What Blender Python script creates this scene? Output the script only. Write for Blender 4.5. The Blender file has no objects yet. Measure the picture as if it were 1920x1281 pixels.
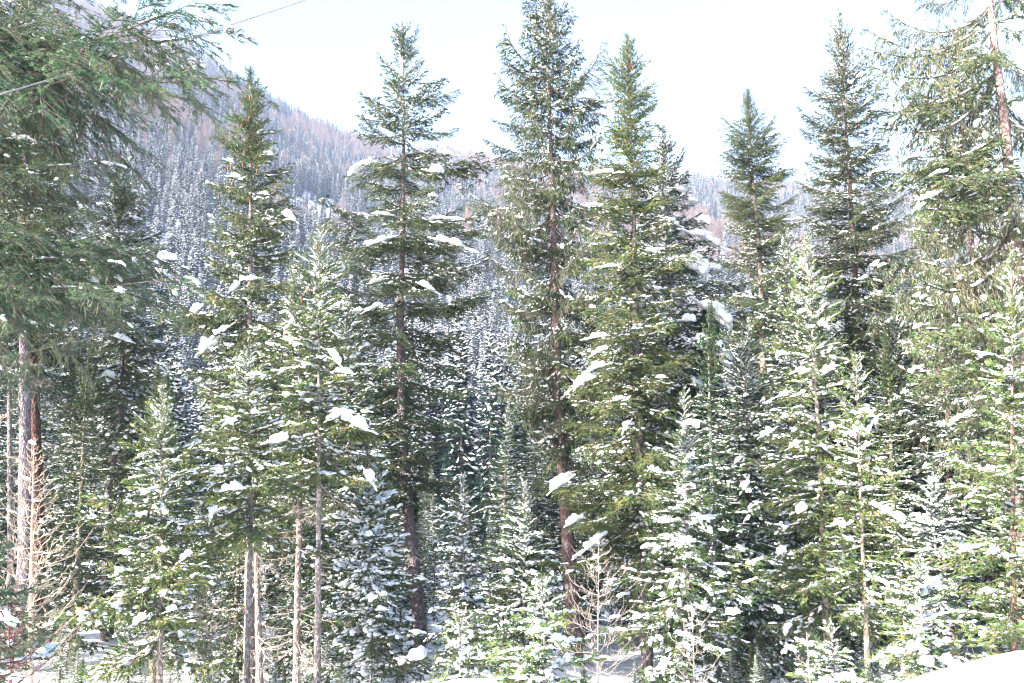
import bpy, math, random
import numpy as np
from mathutils import Vector, Matrix, Quaternion

random.seed(7)
RNG = np.random.default_rng(7)
D = bpy.data
scene = bpy.context.scene
COL = scene.collection
R = math.radians

# ------------------------------------------------------------------ camera, sky, sun, exposure
EYE = 1.7
PITCH = R(6.0)
F = 1920 * 35.0 / 36.0                      # focal length in pixels of the 1920 px frame
cam_data = D.cameras.new('camera')
cam_data.lens = 35.0
cam_data.sensor_width = 36.0
cam_data.clip_start = 0.1
cam_data.clip_end = 9000.0
cam = D.objects.new('camera', cam_data)
cam.location = (0, 0, EYE)
cam.rotation_euler = (R(90) + PITCH, 0, 0)
COL.objects.link(cam)
scene.camera = cam

SUN_EL, SUN_AZ = R(27.0), R(238.0)          # azimuth clockwise from +Y (north)
world = D.worlds.new('World')
scene.world = world
world.use_nodes = True
wn = world.node_tree
wn.nodes.clear()
sky = wn.nodes.new('ShaderNodeTexSky')
sky.sky_type = 'NISHITA'
sky.sun_disc = False
sky.sun_elevation = SUN_EL
sky.sun_rotation = SUN_AZ
sky.altitude = 1500
sky.air_density = 1.0
sky.dust_density = 9.0
sky.ozone_density = 1.0
bg = wn.nodes.new('ShaderNodeBackground')
bg.inputs['Strength'].default_value = 0.15
wo = wn.nodes.new('ShaderNodeOutputWorld')
wn.links.new(sky.outputs[0], bg.inputs[0])
wn.links.new(bg.outputs[0], wo.inputs[0])

sun_data = D.lights.new('sun', 'SUN')
sun_data.energy = 4.8
sun_data.angle = R(0.6)
sun_data.color = (1.0, 0.95, 0.86)
sun = D.objects.new('sun', sun_data)
sdir = Vector((math.sin(SUN_AZ) * math.cos(SUN_EL), math.cos(SUN_AZ) * math.cos(SUN_EL), math.sin(SUN_EL)))
sun.rotation_euler = sdir.to_track_quat('Z', 'Y').to_euler()
sun.location = (0, 0, 60)
COL.objects.link(sun)

scene.view_settings.view_transform = 'Standard'
scene.view_settings.look = 'None'
scene.view_settings.gamma = 1.0
scene.view_settings.use_curve_mapping = False
scene.view_settings.exposure = 2.0

cy = scene.cycles
cy.max_bounces = 6
cy.diffuse_bounces = 3
cy.glossy_bounces = 1
cy.transmission_bounces = 2
cy.volume_bounces = 1
cy.transparent_max_bounces = 4
cy.caustics_reflective = False
cy.caustics_refractive = False
cy.use_denoising = True
cy.filter_width = 1.1
cy.use_adaptive_sampling = False

# ------------------------------------------------------------------ helpers
CAM_R = np.array((1.0, 0.0, 0.0))
CAM_F = np.array((0.0, math.cos(PITCH), math.sin(PITCH)))
CAM_U = np.array((0.0, -math.sin(PITCH), math.cos(PITCH)))

def at(px, row, Y):
    """world point that the photograph shows at (px, row), at depth Y in front of the viewpoint"""
    d = CAM_F + CAM_R * (px - 960.0) / F + CAM_U * (640.5 - row) / F
    return np.array((0, 0, EYE)) + d * (Y / d[1])

def tag(o, label=None, cat=None, group=None, kind=None):
    if label: o['label'] = label
    if cat: o['category'] = cat
    if group: o['group'] = group
    if kind: o['kind'] = kind
    return o

def link(name, data, parent=None):
    o = D.objects.new(name, data)
    COL.objects.link(o)
    if parent is not None:
        o.parent = parent
    return o

def mesh_from(name, V, T, mats, M=None, smooth=False):
    V = np.asarray(V, dtype=np.float32); T = np.asarray(T, dtype=np.int32)
    me = D.meshes.new(name)
    n, f = len(V), len(T)
    me.vertices.add(n); me.vertices.foreach_set('co', V.ravel())
    me.loops.add(f * 3); me.loops.foreach_set('vertex_index', T.ravel())
    me.polygons.add(f)
    me.polygons.foreach_set('loop_start', np.arange(0, f * 3, 3, dtype=np.int32))
    if M is not None:
        me.polygons.foreach_set('material_index', np.asarray(M, dtype=np.int32))
    sm = np.full(f, bool(smooth)) if not isinstance(smooth, np.ndarray) else smooth
    me.polygons.foreach_set('use_smooth', sm)
    for m in mats: me.materials.append(m)
    me.update(calc_edges=True)
    return me

class Geo:
    """collects triangles with a material index"""
    def __init__(s): s.V, s.T, s.M, s.S, s.n = [], [], [], [], 0
    def add(s, V, T, m, smooth=False):
        V = np.asarray(V, dtype=np.float64).reshape(-1, 3); T = np.asarray(T, dtype=np.int64).reshape(-1, 3)
        if len(T) == 0: return
        s.V.append(V); s.T.append(T + s.n); s.M.append(np.full(len(T), m)); s.S.append(np.full(len(T), smooth)); s.n += len(V)
    def arrays(s):
        return np.concatenate(s.V), np.concatenate(s.T), np.concatenate(s.M), np.concatenate(s.S)
    def mesh(s, name, mats):
        V, T, M, S = s.arrays()
        return mesh_from(name, V, T, mats, M, S)

def norm(a):
    return a / np.maximum(np.linalg.norm(a, axis=-1, keepdims=True), 1e-9)

def perp(d):
    ref = np.where(np.abs(d[..., 2:3]) > 0.9, np.array((1.0, 0, 0)), np.array((0, 0, 1.0)))
    a = norm(np.cross(d, ref)); return a, np.cross(d, a)

def spindles(g, B, Dr, L, W, m, sides=3, mid=0.4):
    """tapered needle-covered shoots: a thin double pyramid each"""
    n = len(B)
    if n == 0: return
    a, b = perp(Dr)
    ph = RNG.uniform(0, 6.28, n)
    V = np.empty((n, sides + 2, 3))
    V[:, 0] = B; V[:, 1] = B + Dr * L[:, None]
    for k in range(sides):
        th = ph + k * 2 * math.pi / sides
        V[:, 2 + k] = B + Dr * (L * mid)[:, None] + (a * np.cos(th)[:, None] + b * np.sin(th)[:, None]) * (W * .5)[:, None]
    t = []
    for k in range(sides):
        k2 = (k + 1) % sides
        t += [(0, 2 + k2, 2 + k), (1, 2 + k, 2 + k2)]
    T = (np.array(t)[None] + (np.arange(n) * (sides + 2))[:, None, None])
    g.add(V, T, m)

def needles(g, B, Dr, L, count, nl, nw, m):
    """single needles standing off the shoots"""
    n = len(B) * count
    if n == 0: return
    Bq = np.repeat(B, count, 0); Dq = np.repeat(Dr, count, 0); Lq = np.repeat(L, count)
    a, b = perp(Dq); th = RNG.uniform(0, 6.28, n); t = RNG.uniform(0.05, 1, n)
    o = a * np.cos(th)[:, None] + b * np.sin(th)[:, None]
    c = Bq + Dq * (Lq * t)[:, None]
    dn = norm(o + Dq * RNG.uniform(.4, 1.3, n)[:, None])
    s = np.cross(dn, o); s = norm(s)
    ln = nl * RNG.uniform(.7, 1.2, n)
    V = np.stack([c - s * nw * .5, c + s * nw * .5, c + dn * ln[:, None]], 1)
    g.add(V, np.arange(n * 3).reshape(-1, 3), m)

DOME_T = None
def domes(g, C, Dr, lx, ly, lz, m, lump=0.25):
    """little pillows of snow lying along direction Dr"""
    n = len(C)
    if n == 0: return
    K = 6
    d = norm(Dr)
    side = norm(np.cross(np.array((0, 0, 1.0)), d) + 1e-6)
    up = norm(np.cross(d, side))
    V = np.empty((n, 2 * K + 1, 3))
    for r_, (rad, hh) in enumerate(((1.0, -0.15), (0.8, 0.62))):
        for k in range(K):
            th = 2 * math.pi * k / K + .5 * r_
            j = 1 + RNG.uniform(-lump, lump, n)
            V[:, r_ * K + k] = (C + d * (math.cos(th) * rad * lx * j)[:, None] + side * (math.sin(th) * rad * ly * j)[:, None]
                                + up * (hh * lz * (1 + RNG.uniform(-.2, .2, n)))[:, None])
    V[:, 2 * K] = C + up * (lz * 1.0)[:, None]
    t = []
    for k in range(K):
        k2 = (k + 1) % K
        t += [(k, k2, K + k2), (k, K + k2, K + k), (K + k, K + k2, 2 * K)]
    T = np.array(t)[None] + (np.arange(n) * (2 * K + 1))[:, None, None]
    g.add(V, T, m, True)

def tube(g, P, rad, sides, m, smooth=True, cap=True):
    """tapered tube through points P"""
    P = np.asarray(P, float); n = len(P); rad = np.broadcast_to(np.asarray(rad, float), (n,))
    Tn = np.gradient(P, axis=0); Tn = norm(Tn)
    a, b = perp(Tn)
    for i in range(1, n):                       # keep the frame from twisting
        v = a[i - 1] - Tn[i] * np.dot(a[i - 1], Tn[i]); l = np.linalg.norm(v)
        if l > 1e-6: a[i] = v / l; b[i] = np.cross(Tn[i], a[i])
    th = np.arange(sides) * 2 * math.pi / sides
    V = P[:, None] + (a[:, None] * np.cos(th)[None, :, None] + b[:, None] * np.sin(th)[None, :, None]) * rad[:, None, None]
    V = V.reshape(-1, 3)
    t = []
    for i in range(n - 1):
        for k in range(sides):
            k2 = (k + 1) % sides
            q0, q1, q2, q3 = i * sides + k, i * sides + k2, (i + 1) * sides + k2, (i + 1) * sides + k
            t += [(q0, q1, q2), (q0, q2, q3)]
    g.add(V, t, m, smooth)

def ribbons(g, P0, P1, r0, r1, m):
    """many thin three-sided twigs from P0 to P1"""
    n = len(P0)
    if n == 0: return
    d = norm(P1 - P0); a, b = perp(d)
    V = np.empty((n, 6, 3))
    for k in range(3):
        c, s = math.cos(k * 2.0944), math.sin(k * 2.0944)
        o = a * c + b * s
        V[:, k] = P0 + o * r0[:, None]; V[:, 3 + k] = P1 + o * r1[:, None]
    t = []
    for k in range(3):
        k2 = (k + 1) % 3
        t += [(k, k2, 3 + k2), (k, 3 + k2, 3 + k)]
    g.add(V, np.array(t)[None] + (np.arange(n) * 6)[:, None, None], m)

# value noise for terrain
_tab = RNG.uniform(-1, 1, (256, 256))
def vnoise(x, y):
    xi = np.floor(x).astype(int); yi = np.floor(y).astype(int); fx = x - xi; fy = y - yi
    fx = fx * fx * (3 - 2 * fx); fy = fy * fy * (3 - 2 * fy)
    g = lambda i, j: _tab[i & 255, j & 255]
    return (g(xi, yi) * (1 - fx) + g(xi + 1, yi) * fx) * (1 - fy) + (g(xi, yi + 1) * (1 - fx) + g(xi + 1, yi + 1) * fx) * fy
def fbm(x, y, o=4):
    s = 0; a = 1.0
    for k in range(o):
        s = s + a * vnoise(x * 2 ** k + 17 * k, y * 2 ** k + 31 * k); a *= .5
    return s

# ------------------------------------------------------------------ materials
def new_mat(name):
    m = D.materials.new(name); m.use_nodes = True
    nt = m.node_tree; nt.nodes.clear()
    out = nt.nodes.new('ShaderNodeOutputMaterial')
    return m, nt, out
def node(nt, kind, **kw):
    n = nt.nodes.new(kind)
    for k, v in kw.items(): setattr(n, k, v)
    return n
def mixc(nt, fac, a, b, blend='MIX'):
    n = nt.nodes.new('ShaderNodeMix'); n.data_type = 'RGBA'; n.blend_type = blend
    for sock, v in ((n.inputs[0], fac), (n.inputs[6], a), (n.inputs[7], b)):
        if isinstance(v, bpy.types.NodeSocket): nt.links.new(v, sock)
        elif isinstance(v, (int, float)): sock.default_value = v
        else: sock.default_value = (*v, 1)
    return n.outputs[2]
def noise(nt, scale, detail=3, coord='Object', rough=.6, w=None):
    tc = nt.nodes.new('ShaderNodeTexCoord')
    n = nt.nodes.new('ShaderNodeTexNoise'); n.inputs['Scale'].default_value = scale
    n.inputs['Detail'].default_value = detail; n.inputs['Roughness'].default_value = rough
    nt.links.new(tc.outputs[coord], n.inputs['Vector'])
    return n.outputs[0]
def ramp(nt, fac, lo, hi):
    n = nt.nodes.new('ShaderNodeMapRange'); n.inputs[1].default_value = lo; n.inputs[2].default_value = hi
    nt.links.new(fac, n.inputs[0]); return n.outputs[0]

def needle_material(name, dark, light, olive, trans=.22):
    m, nt, out = new_mat(name)
    oi = node(nt, 'ShaderNodeObjectInfo')
    c = mixc(nt, ramp(nt, noise(nt, 5.0), .35, .65), dark, light)
    c = mixc(nt, ramp(nt, noise(nt, 1.7), .52, .68), c, olive)
    hv = node(nt, 'ShaderNodeHueSaturation')
    mr = node(nt, 'ShaderNodeMapRange'); mr.inputs[3].default_value = .75; mr.inputs[4].default_value = 1.3
    nt.links.new(oi.outputs['Random'], mr.inputs[0]); nt.links.new(mr.outputs[0], hv.inputs['Value'])
    nt.links.new(c, hv.inputs['Color'])
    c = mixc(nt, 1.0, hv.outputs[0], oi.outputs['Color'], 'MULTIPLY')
    p = node(nt, 'ShaderNodeBsdfPrincipled')
    nt.links.new(c, p.inputs['Base Color']); p.inputs['Roughness'].default_value = .55
    p.inputs['Specular IOR Level'].default_value = .35
    tr = node(nt, 'ShaderNodeBsdfTranslucent'); nt.links.new(c, tr.inputs['Color'])
    mx = node(nt, 'ShaderNodeMixShader'); mx.inputs[0].default_value = trans
    nt.links.new(p.outputs[0], mx.inputs[1]); nt.links.new(tr.outputs[0], mx.inputs[2])
    nt.links.new(mx.outputs[0], out.inputs[0])
    return m

def plain(name, a, b, scale=8, rough=.8, bump=0.0, bscale=30, lo=.35, hi=.65, spec=.2):
    m, nt, out = new_mat(name)
    p = node(nt, 'ShaderNodeBsdfPrincipled')
    nt.links.new(mixc(nt, ramp(nt, noise(nt, scale), lo, hi), a, b), p.inputs['Base Color'])
    p.inputs['Roughness'].default_value = rough; p.inputs['Specular IOR Level'].default_value = spec
    if bump:
        bn = node(nt, 'ShaderNodeBump'); bn.inputs['Strength'].default_value = bump; bn.inputs['Distance'].default_value = .02
        nt.links.new(noise(nt, bscale, 5), bn.inputs['Height']); nt.links.new(bn.outputs[0], p.inputs['Normal'])
    nt.links.new(p.outputs[0], out.inputs[0])
    return m

def bark_material(name, a, b, c, lich):
    m, nt, out = new_mat(name)
    tc = node(nt, 'ShaderNodeTexCoord'); mp = node(nt, 'ShaderNodeMapping')
    mp.inputs['Scale'].default_value = (9, 9, 5.0); nt.links.new(tc.outputs['Object'], mp.inputs[0])
    vo = node(nt, 'ShaderNodeTexVoronoi'); vo.inputs['Scale'].default_value = 2.6; nt.links.new(mp.outputs[0], vo.inputs['Vector'])
    n1 = node(nt, 'ShaderNodeTexNoise'); n1.inputs['Scale'].default_value = 2.4; n1.inputs['Detail'].default_value = 6; nt.links.new(mp.outputs[0], n1.inputs['Vector'])
    col = mixc(nt, ramp(nt, n1.outputs[0], .35, .65), a, b)
    col = mixc(nt, ramp(nt, vo.outputs[0], .25, .6), col, c)
    col = mixc(nt, ramp(nt, noise(nt, 5.5, 4), .56, .66), col, lich)
    oi = node(nt, 'ShaderNodeObjectInfo'); col = mixc(nt, 1.0, col, oi.outputs['Color'], 'MULTIPLY')
    p = node(nt, 'ShaderNodeBsdfPrincipled'); p.inputs['Roughness'].default_value = .9; p.inputs['Specular IOR Level'].default_value = .15
    nt.links.new(col, p.inputs['Base Color'])
    bn = node(nt, 'ShaderNodeBump'); bn.inputs['Strength'].default_value = .9; bn.inputs['Distance'].default_value = .03
    ad = node(nt, 'ShaderNodeMath', operation='ADD'); nt.links.new(vo.outputs[0], ad.inputs[0]); nt.links.new(n1.outputs[0], ad.inputs[1])
    nt.links.new(ad.outputs[0], bn.inputs['Height']); nt.links.new(bn.outputs[0], p.inputs['Normal'])
    nt.links.new(p.outputs[0], out.inputs[0])
    return m

M_NEEDLE = needle_material('spruce_needles', (.018, .038, .020), (.060, .105, .042), (.125, .132, .050))
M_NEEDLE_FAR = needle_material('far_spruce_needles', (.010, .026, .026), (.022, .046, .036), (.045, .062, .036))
M_WOOD = plain('twig_wood', (.11, .085, .07), (.20, .165, .14), 12)
M_DEAD = plain('dead_twig_wood', (.32, .27, .23), (.46, .41, .36), 12)
M_SNOW = plain('snow', (.84, .86, .90), (.90, .91, .92), 3, .55, .35, 25, spec=.3)
M_LICHEN = plain('beard_lichen', (.24, .26, .16), (.38, .39, .27), 9)
M_BARK = bark_material('spruce_bark', (.215, .195, .185), (.33, .305, .295), (.14, .125, .12), (.37, .375, .35))
M_BARKRED = bark_material('reddish_bark', (.265, .215, .195), (.40, .335, .31), (.16, .125, .115), (.40, .39, .37))
M_LARCH = plain('larch_twigs', (.40, .30, .22), (.54, .44, .35), 6)
M_GREYTWIG = plain('grey_brown_twigs', (.25, .20, .18), (.38, .32, .29), 6)
M_LARCH_FAR = plain('far_larch_twigs', (.27, .19, .165), (.38, .27, .24), .3)
M_REDTWIG = plain('red_twigs', (.12, .04, .045), (.20, .07, .07), 10)
M_CONE = plain('spruce_cones', (.13, .065, .035), (.20, .11, .06), 20)
M_CABLE = plain('cable_sheath', (.30, .30, .33), (.38, .38, .40), 2, .5)
CROWN_MATS = [M_NEEDLE, M_WOOD, M_SNOW, M_LICHEN, M_DEAD]

# ------------------------------------------------------------------ branch templates
def branch_geo(L, kind, snow, detail, lichen=0.0):
    """one spruce branch along +X: stem, side twigs, shoots, snow lying on it. Returns Geo."""
    g = Geo()
    rnd = RNG.uniform
    n = 14
    s = np.linspace(0, 1, n)
    sag = {'brush': (.10, .12), 'flat': (-.09, .12), 'pend': (-.26, .26), 'dead': (-.10, .04)}[kind]
    z = L * (sag[0] * np.sin(math.pi * s * .75) + sag[1] * s ** 2.2)
    y = L * .05 * np.cumsum(rnd(-1, 1, n)) * s * .5
    P = np.stack([L * s * .97, y, z], 1)
    rad = np.interp(s, [0, 1], [.006 + .007 * L, .003])
    if detail >= 1: tube(g, P, rad, 5, 4 if kind == 'dead' else 1)
    else: tube(g, P[::3], rad[::3] * 1.3, 3, 1)
    def ax(t):
        return np.stack([np.interp(t, s, P[:, k]) for k in range(3)], -1)
    Tn = norm(np.gradient(P, axis=0))
    def axt(t):
        return norm(np.stack([np.interp(t, s, Tn[:, k]) for k in range(3)], -1))
    step = {2: .055, 1: .064, 0: .12}[detail] * (1.0 if L > .7 else .85)
    if kind == 'dead': step = .10
    s0 = {'brush': .05, 'flat': .10, 'pend': .12, 'dead': .1}[kind]
    step = step * (2.8 if L > 3 else 1.5 if L > 2 else 1.2 if L > 1 else 1)
    cnt = max(4, int(L * (1 - s0) / step))
    ts = np.repeat(np.linspace(s0, .985, cnt), 2) + rnd(-.5, .5, cnt * 2) * step / L * .9
    ts = np.clip(ts, .02, 1)
    side = np.tile([1., -1.], cnt)
    N = len(ts)
    keep = rnd(0, 1, N) > (.10 if kind != 'dead' else .3)
    ts, side = ts[keep], side[keep]; N = len(ts)
    b = ax(ts); T = axt(ts)
    S = norm(np.cross(np.array((0, 0, 1.0)), T)); U = np.cross(T, S)
    wmax = {'brush': .34, 'flat': .34, 'pend': .30, 'dead': .3}[kind] * L
    shp = np.clip(np.sin(math.pi * np.clip(ts * .80 + .12, 0, 1)), .05, 1) ** .8
    l = np.maximum(wmax * shp * rnd(.55, 1.15, N), .05 + .03 * L)
    al = np.radians(rnd(38, 62, N)) * np.where(ts > .93, .5, 1)
    if kind == 'brush':
        phi = rnd(-2.2, 2.2, N) + math.pi / 2
        lat = S * (np.cos(phi) * 1.0)[:, None] * 1.0 + U * (np.sin(phi) * .8)[:, None]
        lat = np.where(rnd(0, 1, N)[:, None] < .6, S * side[:, None] + U * rnd(-.1, .5, N)[:, None], lat)
        lat = norm(lat)
        d = norm(T * np.cos(al)[:, None] + lat * np.sin(al)[:, None]); grav = rnd(-.05, .15, N)
    else:
        lat = S * side[:, None]
        dz = {'flat': rnd(-.60, .06, N), 'pend': rnd(-1.0, .1, N), 'dead': rnd(-.7, .3, N)}[kind]
        d = norm(T * np.cos(al)[:, None] + lat * np.sin(al)[:, None] + np.array((0, 0, 1.)) * dz[:, None])
        grav = {'flat': rnd(0, .3, N), 'pend': rnd(.1, .9, N), 'dead': rnd(0, .4, N)}[kind]
    dn = np.array((0, 0, -1.0))
    def tw(i, t):      # point on twig
        return b[i] + d[i] * (t * l[i])[:, None] + dn * (grav[i] * t * t * l[i] * .6)[:, None]
    def twt(i, t):
        return norm(d[i] + dn * (grav[i] * t * 1.2)[:, None])
    idx = np.arange(N)
    if kind != 'dead':
        reps = np.where(l > (.16 if detail else .3), (l / ({2: .060, 1: .085, 0: .16}[detail])).astype(int), 0)
        q = np.repeat(idx, reps); t = rnd(.10, .92, len(q))
        tt = twt(q, t); lq = norm(np.cross(tt, np.array((0, 0, 1.0))) + 1e-6)
        sg = np.where(rnd(0, 1, len(q)) < .5, -1., 1.)
        d2 = norm(tt + lq * (sg * rnd(.6, 1.1, len(q)))[:, None] + dn * (rnd(-.15, .5, len(q)) if kind != 'pend' else rnd(.2, 1.8, len(q)))[:, None])
        l2 = np.clip((.42 * (1 - t) + .16) * l[q] * rnd(.6, 1.1, len(q)), .05, .34)
        b2 = tw(q, t)
        b = np.concatenate([b, b2]); d = np.concatenate([d, d2]); l = np.concatenate([l, l2]); grav = np.concatenate([grav, rnd(0, .4, len(q))])
        ts = np.concatenate([ts, ts[q]]); N1 = N; N = len(b); idx = np.arange(N)
    # twig wood
    for t0, t1 in ((0, .5), (.5, 1)):
        p0 = tw(idx, np.full(N, t0)); p1 = tw(idx, np.full(N, t1))
        wr = (.0045 if detail else .008) * (1.0 if kind != 'dead' else 1.1)
        ribbons(g, p0, p1, np.full(N, wr * (1 - t0 * .5)), np.full(N, wr * (1 - t1 * .6)), 4 if kind == 'dead' else 1)
    if kind == 'dead':
        q = np.repeat(idx, 4); t = rnd(.2, 1, len(q)); bb = tw(q, t)
        dd = norm(twt(q, t) + RNG.normal(0, .6, (len(q), 3)))
        ribbons(g, bb, bb + dd * rnd(.05, .2, len(q))[:, None], np.full(len(q), .003), np.full(len(q), .0015), 4)
    else:
        # shoots along every twig
        sp = {2: .030, 1: .046 if L > .7 else .056, 0: .085}[detail]
        sp = sp * (1.35 if L > .7 else 1.1)
        reps = np.maximum(2, (l / sp).astype(int))
        q = np.repeat(idx, reps); M_ = len(q)
        t = rnd(.08, 1.0, M_)
        bb = tw(q, t); tt = twt(q, t)
        latq = norm(np.cross(tt, np.array((0, 0, 1.0))) + 1e-6); upq = np.cross(latq, tt)
        sgn = np.where(rnd(0, 1, M_) < .5, -1., 1.)
        spread = rnd(.35, .95, M_) * np.where(rnd(0, 1, M_) < .3, .15, 1)
        dd = norm(tt + latq * (sgn * spread)[:, None] + upq * rnd(-.35, .45 if kind != 'pend' else .1, M_)[:, None])
        if kind == 'pend':
            dd = norm(dd + dn * rnd(-.1, 1.1, M_)[:, None])
        ll = {2: .060, 1: .098, 0: .18}[detail] * rnd(.55, 1.35, M_) * (1 - .3 * t) * (.85 if kind == 'pend' and L > 2 else 1.05)
        ww = {2: .007, 1: .025, 0: .052}[detail] * rnd(.8, 1.25, M_) * (.72 if kind == 'pend' and L > 2 else 1)
        spindles(g, bb, dd, ll, ww, 0)
        needles(g, bb, dd, ll, *{2: (12, .021, .0055), 1: (4, .024, .009), 0: (1, .07, .03)}[detail], 0)
        # shoots straight on the main stem
        mq = int(L / .03) if detail else int(L / .09)
        t = rnd(s0 * .6, 1, mq); bb = ax(t); tt = axt(t)
        dd = norm(tt + RNG.normal(0, .45, (mq, 3)))
        ll = rnd(.05, .10, mq) * (1 if detail else 1.6)
        spindles(g, bb, dd, ll, np.full(mq, {2: .008, 1: .022, 0: .05}[detail]), 0)
        if detail: needles(g, bb, dd, ll, *{2: (13, .017, .0045), 1: (5, .022, .008)}[detail], 0)
    # lichen
    if lichen > 0:
        q = RNG.integers(0, N, int(N * .9 * lichen)); t = rnd(0, 1, len(q)); bb = tw(q, t)
        for k in range(2 if detail else 1):
            dd = norm(dn + RNG.normal(0, .35, (len(q), 3)))
            ll = rnd(.02, .09, len(q)) * (1.0 + .2 * L)
            spindles(g, bb, dd, ll, rnd(.003, .007, len(q)) * (1.5 if detail == 1 else 1), 3)
            bb = bb + dd * (ll * .6)[:, None] + RNG.normal(0, .01, (len(q), 3))
    # snow resting on twigs
    if snow > 0:
        per = {1: .07, 2: .15, 3: .35}[snow] * (1 if kind != 'dead' else 5) * (.8 if kind != 'dead' else .12)
        if detail == 0: per *= .22
        k = max(2, int(N * per))
        if snow == 1:       # a few clustered patches
            cen = rnd(.15, 1, 3); tq = cen[RNG.integers(0, 3, k)] + RNG.normal(0, .07, k)
            q = np.array([RNG.choice(np.flatnonzero(np.abs(ts - c) <= np.abs(ts - c).min() + .05)) for c in tq])
        else: q = RNG.integers(0, N, k)
        t = rnd(.1, 1.0, k); c = tw(q, t); dd = twt(q, t); dd[:, 2] *= .7
        f = {1: .8, 2: .95, 3: 1.15}[snow] * (1.5 if detail == 0 else 1)
        u = rnd(0, 1, k) ** 1.8
        c[:, 2] += .010 * f
        domes(g, c, dd, (.022 + .045 * u) * f, (.014 + .024 * u) * f, (.010 + .018 * u) * f, 2, .35)
        if snow >= 1 and kind != 'dead':     # joined pads over neighbouring twigs
            nc = max(1, int(L * {1: 1.5, 2: 4.0, 3: 8}[snow] * (.6 if detail == 0 else 1)))
            for _ in range(nc):
                i0 = RNG.integers(0, N1); t0 = rnd(.35, .95); c0 = tw(np.array([i0]), np.array([t0]))[0]
                m_ = RNG.integers(3, 7) if detail else 4
                c = c0 + RNG.normal(0, 1, (m_, 3)) * np.array((.045, .045, .008)) * (1 if detail else 1.3)
                c[:, 2] += .012; dd = np.tile(twt(np.array([i0]), np.array([t0])), (m_, 1)) + RNG.normal(0, .3, (m_, 3)); dd[:, 2] *= .6
                u = rnd(.3, 1, m_) * (1 if detail else 1.2)
                domes(g, c, dd, .026 + .040 * u, .018 + .025 * u, .011 + .020 * u, 2, .4)
        if snow >= 1 and kind != 'dead':      # a broken strip along the limb itself
            cover = {1: .20, 2: .34, 3: .65}[snow]; a0 = rnd(0, .3); t = []
            while a0 < .97:
                seg = rnd(.06, .22) * cover * 2; t += list(np.arange(a0, min(.98, a0 + seg), .035 / L * (1 if detail else 1.8))); a0 += seg + rnd(.04, .25) * (1.2 - cover)
            t = np.array(t); k = len(t)
            if k:
                c = ax(t); c[:, 2] += .012; c[:, 1] += RNG.normal(0, .006, k)
                u = np.clip(.5 + .5 * np.sin(t * 40 * L * .35) + rnd(-.3, .3, k), .1, 1)
                domes(g, c, axt(t), np.full(k, .05 if detail else .09), .016 + .026 * u, .012 + .022 * u, 2, .3)
    return g

SIZES = {'S': .5, 'M': 1.15, 'L': 2.3, 'X': 4.0}
TPL = {}
def tpl(size, kind, snow, lich=0, detail=1):
    key = (size, kind, snow, lich, detail)
    if key not in TPL:
        L = SIZES[size]; n = 2 if size != 'S' else 3
        TPL[key] = [branch_geo(L, kind, snow, detail, lich).mesh('spruce_branch_%s' % kind, CROWN_MATS) for _ in range(n)]
    return TPL[key]

# lumpy pads of snow
def pad_mesh(i):
    import bmesh
    bm = bmesh.new(); bmesh.ops.create_icosphere(bm, subdivisions=4, radius=1)
    dirs = np.array([v.co[:] for v in bm.verts])
    k = RNG.integers(6, 11)
    cx = np.linspace(-.62, .62, k) + RNG.uniform(-.08, .08, k)
    cen = np.stack([cx, RNG.uniform(-.34, .34, k), RNG.uniform(-.06, .12, k)], 1)
    rr = RNG.uniform(.16, .42, k) * (1 - .35 * np.abs(cx))
    dist = np.full(len(dirs), .12)
    acc = np.zeros(len(dirs))
    for c, r_ in zip(cen, rr):
        bq = dirs @ c; disc = bq * bq - (c @ c - r_ * r_)
        e = np.where(disc > 0, bq + np.sqrt(np.maximum(disc, 0)), .02)
        acc += np.maximum(e, .02) ** 9
    dist = acc ** (1 / 9)
    V = dirs * dist[:, None]
    nz = fbm(V[:, 0] * 5 + i * 7, V[:, 1] * 5 + V[:, 2] * 4, 3)
    V = V * (1 + .10 * nz[:, None])
    V[:, 2] = np.where(V[:, 2] < 0, V[:, 2] * .45 - .10 * np.abs(V[:, 0]) ** 2, V[:, 2] - .08 * np.abs(V[:, 0]) ** 2)
    bm.faces.ensure_lookup_table()
    T = np.array([[v.index for v in f.verts] for f in bm.faces]); bm.free()
    return mesh_from('snow_pad', V, T, [M_SNOW], smooth=True)
PADS = [pad_mesh(i) for i in range(9)]

# cone template
_g = Geo(); tube(_g, [(0, 0, 0), (0, 0, -.02), (0, 0, -.07), (0, 0, -.11), (0, 0, -.13)], [.004, .017, .021, .014, .002], 6, 0)
CONE = _g.mesh('spruce_cone', [M_CONE])

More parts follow.
